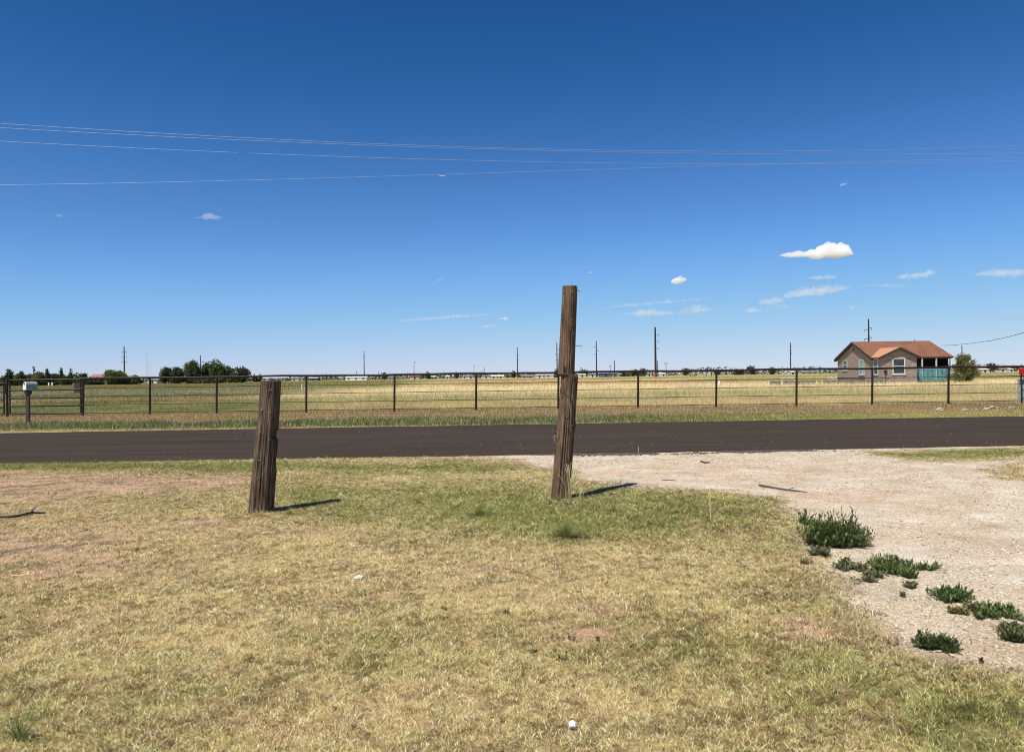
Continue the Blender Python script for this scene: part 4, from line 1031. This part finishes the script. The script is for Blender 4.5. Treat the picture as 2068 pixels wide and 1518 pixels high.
bldg(899,908,760.5,560,M_white,M_white,'small white cabin left of a fence post',gable=.3)
bldg(932,957,758.5,540,M_white,M_greyroof,'white house left of the bare twiggy tree',gable=.3,cat='house',name='far_house')
bldg(974,990,758.3,540,M_white,M_greyroof,'white mobile home right of the bare twiggy tree',gable=.3,cat='house',name='far_house')
bldg(991,1003,757.6,530,M_white,M_white,'middle white cottage of three near the centre',gable=.4,cat='house',name='far_house')
bldg(1004,1018,757.4,535,M_white,M_white,'third white cottage, nearest the middle transmission pole',gable=.4,cat='house',name='far_house')
bldg(1052,1078,757.5,540,M_tan,M_greyroof,'long low tan roofed building right of the middle transmission pole',gable=.5)
bldg(1081,1098,756,500,M_white,M_white,'bright white shed left of two larger ones',gable=.2)
bldg(1101,1126,755.8,500,M_white,M_white,'bright white shed immediately left of the taller wooden post',gable=.2)
bldg(1168,1184,755.5,500,M_white,M_white,'white trailer right of the taller wooden post',gable=.25)
bldg(1188,1205,755.5,505,M_white,M_greyroof,'white trailer at the foot of a transmission pole',gable=.25)
bldg(1212,1236,753.5,480,M_blue,M_blue,'dark blue shed with flat roof right of the white trailers',gable=.12)
bldg(1250,1255,755,540,M_tan,M_tan,'tiny tan hut right of the dark blue shed',gable=.2)
bldg(1291,1298,754.5,540,M_white,M_greyroof,'tiny white hut right of a middle fence post',gable=.3)
bldg(1306,1316,755,560,M_white,M_greyroof,'small white shed left of the biggest transmission pole',gable=.3)
bldg(1323,1346,753.5,560,M_white,M_white,'low white shed right of the biggest transmission pole',gable=.3)
bldg(1498,1503,752.5,600,M_white,M_white,'tiny white hut below the uneven horizon tree',gable=.3)
bldg(1597,1606,750.5,480,M_white,M_white,'white hut at the foot of the thin right transmission pole',gable=.3)
bldg(1618,1652,748.5,620,M_tan,M_greyroof,'long faded building left of the brick house',gable=.5)
bldg(1980,1999,746,430,M_white,M_white,'white shed right of the yard juniper',gable=.3)
bldg(2019,2032,748.2,480,M_white,M_greyroof,'white hut left of the red marker',gable=.3)
bldg(2038,2048,748,480,M_white,M_white,'small white hut closest to the red marker',gable=.3)
# bare twiggy tree
t = P(969, 747, 480); bt = empty('bare_tree', (t.x, 480, 0), 'leafless twiggy tree above the rail near the centre', 'tree')
m = MB(); r_ = random.Random(3)
for k_ in range(14):
    a = r_.uniform(-1.1, 1.1); L_ = t.z*r_.uniform(.6, 1); m.tube([(0,0,0), (math.sin(a)*L_*.3, r_.uniform(-.5,.5), L_*.5), (math.sin(a)*L_*.7, r_.uniform(-1,1), L_)], [.14,.09,.03], 4)
m.build('branches', M_bark, bt)
# props in the field
for px_, yb, hpx, wpx, lab in ((98.5,778.5,5,2.6,'left one of two small white tanks under the left grove'),(105.5,778.5,5,2.8,'right one of two small white tanks under the left grove')):
    Yd = 300; q = P(px_, yb, Yd); rr = wpx/2/FPX*Yd; hz = 1.3
    o = empty('white_tank', (q.x, Yd, 0), lab, 'tank', 'white tanks under the left grove'); m = MB(); m.tube([(0,0,0),(0,0,hz*.8),(0,0,hz)], [rr, rr, rr*.6], 12); m.build('tank', M_white, o)
q = P(155, 785, 95); o = empty('plank_panel', (q.x, 95, 0), 'weathered upright plank panel behind the gate in the field', 'wooden panel')
for k_ in range(6): MB().box((-.35+k_*.12, 0, 0), (-.35+k_*.12+.1, .05, P(155, 772.5+random.random()*1.2, 95).z)).build('plank', M_greywood, o)
MB().box((.5,0,0),(.66,.1,P(165,776,95).z)).build('end_post', M_greywood, o)
q = P(610, 783, 92); o = empty('marker_post', (q.x, 92, 0), 'small pale marker stake in the field left of a fence post', 'marker'); m = MB(); m.tube([(0,0,0),(0,0,.62)], .07, 8); m.tube([(0,0,.62),(0,0,.8)], [.1,.06], 8); m.build('stake', M_whiteblock, o)
q = P(1452, 766, 82); o = empty('white_barrel', (q.x, 82, 0), 'pale weathered barrel behind a fence post in the tall grass', 'barrel')
MB().tube([(0,0,0),(0,0,.3),(0,0,.62),(0,0,.66)], [.11,.13,.12,.07], 12).build('barrel', M_whiteblock, o); MB().tube([(-.3,0,.72),(.35,0,.78)], .03, 6).build('rod', M_pink, o)
# centre pivot frames
for i, (pa, ya, hw, lab) in enumerate(((1431,752,4.5,'white A shaped irrigation frame far beyond the fence'),(1398,753.5,3,'smaller white A shaped irrigation frame left of the other'))):
    Yd = 420; A = P(pa, ya, Yd); o = empty('irrigation_frame', (A.x, Yd, 0), lab, 'irrigation frame', 'irrigation frames'); w_ = hw/FPX*Yd
    m = MB(); m.tube([(-w_,0,0),(0,0,A.z)], .07, 5); m.tube([(w_*1.3,0,0),(0,0,A.z)], .07, 5); m.build('frame', M_white, o)
    for sx in (-w_, w_*1.3): MB().tube([(sx,-.15,.35),(sx,.15,.35)], .35, 10).build('wheel', M_dark, o)
M_rock = solid('pale caliche rock', (.44,.39,.31), .95, 0, .15, 12)
# white rocks on the far verge at the right
for i, (px_, py_, s_) in enumerate(((1892,829,.085),(1897,827,.12),(1902,830,.08),(1946,830,.10),(1951,828,.07),(1972,828,.06),(1990,828,.11),(1996,826,.08),(2004,824,.12),(2014,824,.08),(2040,823,.07),(2046,822,.06))):
    q = G(px_, py_); labs = ['leftmost pale rock on the far verge under the fence','largest rock of the left pale rock group on the verge','right rock of the left pale rock group on the verge','white rock right of the last full fence post','small white rock beside another on the verge','lone small white rock on the right verge',
      'broad white rock in the right rock row','small rock between two broad rocks in the right row','highest white rock of the right rock row','rock ending the right rock row','small pale rock left of the pedestal','tiny pale rock nearest the grey pedestal']
    bm = bmesh.new(); bmesh.ops.create_icosphere(bm, subdivisions=2, radius=s_*.62); r_ = random.Random(i)
    for v in bm.verts: v.co *= r_.uniform(.8, 1.15); v.co.z *= .7; v.co.x *= 1.3
    me = bpy.data.meshes.new('rock'); bm.to_mesh(me); bm.free(); o = link('rock', me, M_whiteblock, None, q+Vector((0,0,s_*.35))); me.materials[0] = M_rock; tag(o, labs[i], 'rock', 'pale rocks on the far verge')

# ------------------------------------------------------------------ green weeds by the driveway
def weed(px, py, wpx, hpx, nst, label, seed, tone=(.060,.095,.030), leafL=.034, group='dark green weeds along the driveway edge', upright=.5, trail=0):
    b = G(px, py); dist = b.y; rw = wpx/2/FPX*dist*(1.18 if wpx > 100 else 1.36); ht = hpx/FPX*dist*(.78 if wpx > 100 else .60); nst = int(nst*(2.6 if wpx > 100 else 2.1 if wpx > 60 else 1.4 if wpx > 34 else .9)); leafL *= 1.1; tone = (tone[0]*1.7, tone[1]*1.45, tone[2]*1.3)
    b *= (b.y+rw*.40)/b.y; b.z = 0
    b.z = float(relief(np.array(b.x), np.array(b.y)))
    root = empty('weed', b, label, 'weed', group); r = np.random.default_rng(seed)
    ms_ = MB(); VV = []; CC = []
    sub = [(r.uniform(-.55,.55)*rw, r.uniform(-.4,.4)*rw, r.uniform(.65,1.1)) for _ in range(9 if wpx > 100 else 5 if wpx > 60 else 3)]
    flatw = hpx/wpx < .6 and wpx > 34
    for i in range(nst):
        a = r.uniform(0, 2*np.pi); q = r.random()**.55; m_ = r.uniform(.55, 1.3) if flatw else r.uniform(.7, 1.12)
        sc_ = sub[int(r.integers(len(sub)))]; ex = sc_[0]+math.cos(a)*rw*.58*q*m_; ey = sc_[1]+math.sin(a)*rw*.5*q*m_
        ez = ht*sc_[2]*(1-.6*q**2.5)*r.uniform(.18, 1.0)**(1 if flatw else .6)
        if r.random() < .06: ez *= 1.35
        ez = max(ez, .015)
        p0 = np.array([sc_[0]+(ex-sc_[0])*.2, sc_[1]+(ey-sc_[1])*.2, 0]); p1 = np.array([sc_[0]+(ex-sc_[0])*.75, sc_[1]+(ey-sc_[1])*.75, ez*r.uniform(.25, .7)]); p2 = np.array([ex, ey, ez])
        ms_.tube([Vector(p0), Vector((p0+p1)/2), Vector(p1), Vector(p2)], [.0026,.002,.0016,.001], 4, False)
        nl = int(r.integers(9, 18))
        for k_ in range(nl):
            t = (k_+1)/nl; c = (1-t)**2*p0+2*t*(1-t)*p1+t*t*p2
            if k_ < nl*.12: continue
            da = r.uniform(0, 2*np.pi); el = r.uniform(-.1, .9)+t*.5
            d = np.array([math.cos(da)*math.cos(el), math.sin(da)*math.cos(el), math.sin(el)]); sdv = np.cross(d, [0,0,1.0]); sdv /= (np.linalg.norm(sdv)+1e-6)
            L = leafL*r.uniform(.6, 1.2); w_ = L*.15
            VV.append([c, c+d*L*.5+sdv*w_+[0,0,.003], c+d*L, c+d*L*.5-sdv*w_+[0,0,.003]])
            CC.append(np.repeat((np.array(tone)*r.uniform(.6, 1.6))[None], 4, 0))
    ms_.build('stems', M_bark, root)
    V = np.array(VV).reshape(-1, 3); link('leaves', np_mesh('leaves', V, np.arange(len(V)).reshape(-1, 4), 4, np.concatenate(CC)), M_leaf, root)
    return root
weed(1686,1108,124,86,200,'largest bushy dark green weed at the driveway edge',1, leafL=.040)
weed(1632,1058,36,56,16,'upright spiky shoots on the left of the largest weed',2, leafL=.040)
weed(1660,1128,55,34,26,'grey green sprawling weed just below the largest one',3,(.085,.105,.055))
weed(1722,1158,70,22,30,'flat grey green weed left of the second large weed',4,(.085,.105,.055))
weed(1790,1158,92,48,75,'second largest dark weed, right below the largest',5)
weed(1836,1170,42,28,22,'small weed at the lower right of the second largest',6)
weed(1884,1156,52,18,20,'low trailing weed reaching right over the gravel',7)
weed(1930,1218,82,44,60,'round weed third from the top, in the gravel',8,(.050,.085,.030))
weed(1893,1205,30,24,12,'sparse sprig on the left of the round gravel weed',9,(.075,.10,.045))
weed(2012,1258,90,38,50,'spreading weed below the round gravel weed',10)
weed(2062,1300,70,50,45,'weed mat running off the right edge',11,(.07,.095,.035))
weed(1888,1315,66,48,44,'isolated bushy weed lowest in the gravel corner',12,(.055,.085,.030))
weed(1922,1322,26,20,10,'small shoot on the right of the lowest gravel weed',13)
weed(1830,1190,38,20,12,'thin sprig between the second and the lowest weeds',14,(.09,.11,.05))
weed(1822,1207,14,18,5,'tiny upright sprout below the second largest weed',15)
weed(1706,1142,26,18,8,'tiny sprig just right below the largest weed',16,(.10,.11,.05))
weed(1627,1140,26,22,8,'faint sprig in the lawn left of the weeds',17,(.12,.13,.06))
weed(1942,1246,40,22,14,'yellowish sprig between the round and spreading weeds',18,(.13,.13,.05))
weed(1752,1176,60,14,34,'low grey green mat under the second largest weed',60,(.08,.10,.05))
weed(1968,1240,50,14,26,'low trailing mat joining the round and spreading weeds',61,(.07,.095,.04))
weed(2046,1284,56,18,30,'dull green mat below the spreading weed near the right edge',62,(.075,.09,.045))
for i, (px_, py_, w_, h_, ns, lab) in enumerate(((1030,1246,26,30,10,'small dark sprig in the dry lawn, middle'),(1128,1335,30,34,10,'dark sprig right of centre near the bare patch'),(1206,1296,14,16,6,'tiny green sprout on the bare lawn patch'),
    (1075,1320,26,24,8,'faint grey sprig left of the dark sprig'),(897,1236,16,16,5,'tiny sprig in the dry lawn left of centre'),(1150,1296,22,24,8,'leafy sprig just above the dark sprig'),
    (597,1060,36,14,10,'low green weed right of the shorter post base'),(443,962,22,12,10,'small bright weed left of the shorter post near the road'),(382,960,14,8,6,'tiny weed near the road verge grass, left side'),
    (268,962,30,8,8,'flat weed by the verge grass at far left'),(105,1000,20,14,8,'grey green tuft in the bare left soil'),(330,1038,20,16,8,'small tuft in the dry left lawn'),
    (285,1110,28,10,6,'flat dark tuft in the lower left dry lawn'),(835,1100,16,12,6,'tiny dark tuft below the green lawn patch'),(1320,905+15,14,10,6,'tiny weed on the gravel by the road edge'),
    (1986,1344,20,10,5,'tiny sprout at the lower gravel edge'),(1758,910,12,8,6,'green tuft at the left tip of the right verge strip'),(1802,1306,34,20,8,'dry sprig left of the lowest gravel weed'))):
    weed(px_, py_, w_, h_, max(5, int(ns*.6)), lab, 40+i, (.11,.12,.06) if i % 3 else (.075,.095,.040), leafL=.020, group='small sprigs scattered in the yard')

# bunch grass clumps and seed stalks
def clump(px, py, wpx, hpx, n, label, seed, cols, stalk=False, mat=None):
    b = G(px, py); D = b.y; rw = wpx/2/FPX*D; ht = hpx/FPX*D; b.z = float(relief(np.array(b.x), np.array(b.y)))
    r = np.random.default_rng(seed); VV = []; FF = []; CC = []
    for i in range(n):
        a = r.uniform(0, 2*np.pi); q = r.random()**.7; tip = np.array([math.cos(a)*rw*q, math.sin(a)*rw*q*.8, ht*(1-.5*q*q)*r.uniform(.6, 1.05)])
        b0 = np.array([math.cos(a)*rw*.15*q, math.sin(a)*rw*.15*q, 0]); w_ = .0045 if not stalk else .0032
        u = np.array([-math.sin(a+r.uniform(-1,1)), math.cos(a), 0]); c = np.array(cols[int(r.integers(len(cols)))])*r.uniform(.7, 1.3); o = len(VV); prev = None
        for k_ in range(5):
            t = k_/4; p = b0+(tip-b0)*np.array([t**1.6, t**1.6, 1-(1-t)**1.5]); ww = w_*(1-t*.85)
            if stalk and t > .7: ww = w_*1.7
            VV += [p-u*ww/2, p+u*ww/2]; CC += [c, c]
            if k_: FF.append((o+2*k_-2, o+2*k_-1, o+2*k_+1, o+2*k_))
    me = np_mesh('clump', np.array(VV), np.array(FF), 4, np.array(CC)); o = link('grass_clump', me, M_grass, None, b); tag(o, label, 'grass clump', 'taller grass clumps in the yard'); return o
G3 = [tuple(OLIVE), tuple(GRN*1.2), (.22,.24,.10)]; S3 = [tuple(PALE), tuple(STRAW*1.2)]
clump(1142,1088,150,36,320,'spiky grey green grass clump below the taller post',1,G3+[(.30,.25,.15)])
clump(970,1045,150,34,150,'loose dark grass clump left of the taller post',2,G3)
clump(1150,1015,60,85,34,'pale seed stalks leaning on the taller post base',3,S3+[(.5,.46,.3)],True)
clump(1172,1030,60,60,26,'thin green stalks right of the taller post base',4,G3+S3,True)
clump(1127,1014,46,20,60,'short grass tuft at the left foot of the taller post',5,G3)
clump(524,1044,70,16,90,'short grass tuft around the shorter post foot',6,G3+S3)
clump(585,1040,60,18,60,'short green tuft right of the shorter post in its shadow',7,G3)
clump(1240,1035,120,26,90,'loose dark grass clump right of the taller post',8,G3)
clump(1435,1050,80,60,10,'few long arching straws in the green lawn right side',9,S3,True)
clump(1289,915,6,16,5,'single white seed head at the road edge',10,[(.8,.78,.7)],True)
clump(40,1500,160,60,60,'dark spiky grass clump in the bottom left corner',11,G3+[(.15,.13,.09)])

# sticks, straw and litter
def stick(pts, r, label, mat, cat='stick', twigs=()):
    P_ = [G(a, b) for a, b in pts]; o0 = P_[0]
    for p in P_: p.z = float(relief(np.array(p.x), np.array(p.y)))+r*1.6
    root = empty('stick' if cat == 'stick' else cat, o0, label, cat)
    MB().tube([p-o0 for p in P_], [r*1.1]+[r]*(len(P_)-2)+[r*.5], 7).build('branch' if cat == 'stick' else 'strand', mat, root)
    for (a, b), (c, d) in twigs:
        p = G(a, b); q = G(c, d); p.z = q.z = r*1.5; MB().tube([p-o0, q-o0+Vector((0,0,.02))], r*.5, 5).build('twig', mat, root)
stick([(1533,982),(1560,987),(1590,991),(1629,994)], .012, 'long dark dead stick lying on the gravel driveway', M_stick, twigs=[((1590,991),(1604,990)),((1600,992),(1596,995))])
stick([(1338,970),(1352,970.5),(1368,971.5)], .007, 'short thin stick lying at the lawn and gravel edge', M_stick)
stick([(1416,935.5),(1425,937.5),(1434,936.5)], .016, 'small dark chunk of wood on the gravel near the road', M_stick)
stick([(22,1163),(48,1161),(74,1158)], .006, 'pale straw stalk on the left lawn', M_straw)
stick([(-20,1046),(8,1046),(35,1045),(50,1041),(66,1035),(78,1037),(92,1036)], .014, 'black rubber scrap lying on the bare left lawn', M_dark, 'rubber_scrap', twigs=[((60,1040),(72,1030)),((44,1044),(56,1046))])
def lump(name, px, py, s, mat, label, cat, seed, flat=.5, sx=1.3):
    q = G(px, py); q.z = float(relief(np.array(q.x), np.array(q.y)))+s*flat*.6+.008
    bm = bmesh.new(); bmesh.ops.create_icosphere(bm, subdivisions=3, radius=s); r_ = random.Random(seed)
    for v in bm.verts:
        k_ = 1+.35*(float(vn(np.array(v.co.x/s*2.5+seed), np.array(v.co.y/s*2.5+v.co.z/s*2)))-.5)*2; v.co *= k_; v.co.z *= flat; v.co.x *= sx
    me = bpy.data.meshes.new(name); bm.to_mesh(me); bm.free(); o = link(name, me, mat, None, q); tag(o, label, cat); return o
lump('crumpled_paper', 1157, 1472, .019, M_paper, 'small crumpled white paper on the lawn at the bottom', 'litter', 2, .8, 1.0)
lump('plastic_scrap', 724, 1169, .026, M_whiteblock, 'pale grey plastic scrap in the dry lawn left of centre', 'litter', 5, .45, 1.4)

# ------------------------------------------------------------------ clouds (far beyond everything, real volumes)
CM = {}
def cloud(cx, cy, w, h, dens, label, seed, tilt=0.0, prof=None, Y=7000):
    """a closed lumpy body: top and bottom outlines along its length, elliptic across, roughened all round"""
    c = P(cx, cy, Y); k = Y/FPX; N1, N2 = 220, 72
    u = np.linspace(0, 1, N1); ph = np.linspace(0, 2*np.pi, N2, endpoint=False)
    if prof:
        tx = np.array(prof[0], float); top = np.interp(u*w, tx[:, 0], tx[:, 1])*k; bx = np.array(prof[1], float); bot = np.interp(u*w, bx[:, 0], bx[:, 1])*k
    else:
        e = np.sin(np.pi*u)**.6
        top = h*k*.62*e*(.25+1.1*fbm(u*w/h*.45+seed*7.3, u*0+seed, seed, 4)); bot = h*k*.42*e*(.2+1.1*fbm(u*w/h*.6+seed*3.3, u*0+seed, seed+9, 4))
    U, PH = np.meshgrid(u, ph, indexing='ij'); X_ = (U-.5)*w*k
    r_ = np.where(np.sin(PH) > 0, top[:, None], bot[:, None]); dp = (top+bot)[:, None]*(.7 if prof else 1.6)
    f = 1/(h*k*.30)
    amp = .8 if prof else 2.6; ff = 1 if prof else 1.7
    nz = np.clip(1+amp*(fbm(X_*f*ff+seed, np.cos(PH)*2.2+np.sin(PH)*1.1+seed*2, seed+3, 5)-.5), .12, 2.2)
    z_ = np.sin(PH)*r_*nz; y_ = np.cos(PH)*dp*nz; x_ = X_+(fbm(np.cos(PH)*2+seed, np.sin(PH)*2+U*9, seed+6, 4)-.5)*h*k*(.35 if prof else 1.2)*np.minimum(1, 6*np.minimum(U, 1-U)+.3)
    V = np.stack([x_, y_, z_], -1).reshape(-1, 3)
    i = (np.arange(N1-1)[:, None]*N2+np.arange(N2)[None]); j = (np.arange(N1-1)[:, None]*N2+(np.arange(N2)[None]+1) % N2)
    F = [tuple(q) for q in np.stack([j, j+N2, i+N2, i], -1).reshape(-1, 4)]
    V = list(map(tuple, V)); F.append(tuple(range(N2))); F.append(tuple((N1-1)*N2+q for q in range(N2-1, -1, -1)))
    me = bpy.data.meshes.new('cloud'); me.from_pydata(V, [], F); me.update()
    bmc = bmesh.new(); bmc.from_mesh(me); bmesh.ops.recalc_face_normals(bmc, faces=bmc.faces)
    if bmc.calc_volume(signed=True) < 0: bmesh.ops.reverse_faces(bmc, faces=bmc.faces)
    bmc.to_mesh(me); bmc.free()
    dens = dens*.62 if dens < .02 else dens*.8; key = round(dens, 5)
    if key not in CM: CM[key] = cloud_mat('cloud vapour %d' % len(CM), dens)
    o = link('cloud', me, CM[key], None, c); o.rotation_euler = (0, -tilt, 0); tag(o, label, 'cloud', 'small clouds low in the sky'); return o
cloud(1650,515,150,30,.035,'largest bright white puffy cloud above the house',1,0,
    (((0,1),(5,3),(14,6),(24,6),(38,9),(50,7),(60,11),(70,10),(80,17),(92,23),(104,25),(115,21),(124,22),(134,19),(142,12),(150,0)),
     ((0,1),(8,3),(20,4),(40,4),(58,3),(66,7),(78,9),(90,4),(104,5),(112,7),(125,5),(140,2),(150,0))))
cloud(420,439,62,12,.010,'small ragged cloud high on the left side',2,0,(((0,0),(8,1),(16,2),(22,5),(30,9),(38,9),(46,4),(54,2),(62,0)),((0,0),(8,3),(16,1),(26,5),(34,2),(46,5),(56,3),(62,0))))
cloud(120,436,16,5,.010,'faint speck of cloud near the left edge',3)
cloud(1704,373,15,7,.018,'small faint cloud high on the right',4,.3)
cloud(1371,567,32,12,.035,'compact small white cloud right of the taller post',5,.15)
cloud(889,565,10,5,.02,'tiny cloud left of the taller post',6,.4)
cloud(1191,551,12,4,.014,'tiny faint cloud just above right of the taller post',7)
cloud(1660,561,66,9,.008,'flat wispy cloud right under the largest cloud',8,0)
cloud(1850,556,80,14,.006,'wispy elongated cloud right of the flat one',9,.09)
cloud(2025,552,115,16,.0055,'wispy streak cloud at the right edge',10,.03)
cloud(1650,590,140,24,.0045,'upper part of the long veil cloud above the house',11,.12)
cloud(1556,609,52,15,.005,'lower left end of the long veil cloud',12,.05)
cloud(1790,577,110,6,.006,'very thin straight streak above the house roof',13,-.03)
cloud(1310,633,110,12,.007,'flat cloud low between the post and the big pole',14)
cloud(1405,628,76,15,.004,'soft cloud right of the flat low cloud',15,.08)
cloud(1325,612,250,6,.007,'thin contrail right of the taller post',16,.075)
cloud(900,641,235,7,.007,'thin contrail left of the taller post',17,.062)
cloud(1018,644,18,7,.035,'small bright oval cloud under the left contrail',18)
cloud(988,659,34,6,.012,'tiny slanted wisp below the left contrail',19,.15)
cloud(1718,623,16,6,.010,'tiny faint cloud left of the house pole',20)
cloud(1579,622,30,10,.006,'small faint cloud under the veil cloud',21)
cloud(1518,628,38,9,.007,'faint smudge cloud left of the small faint one',22)
cloud(1010,728,14,6,.016,'tiny pale cloud just over the horizon',23)
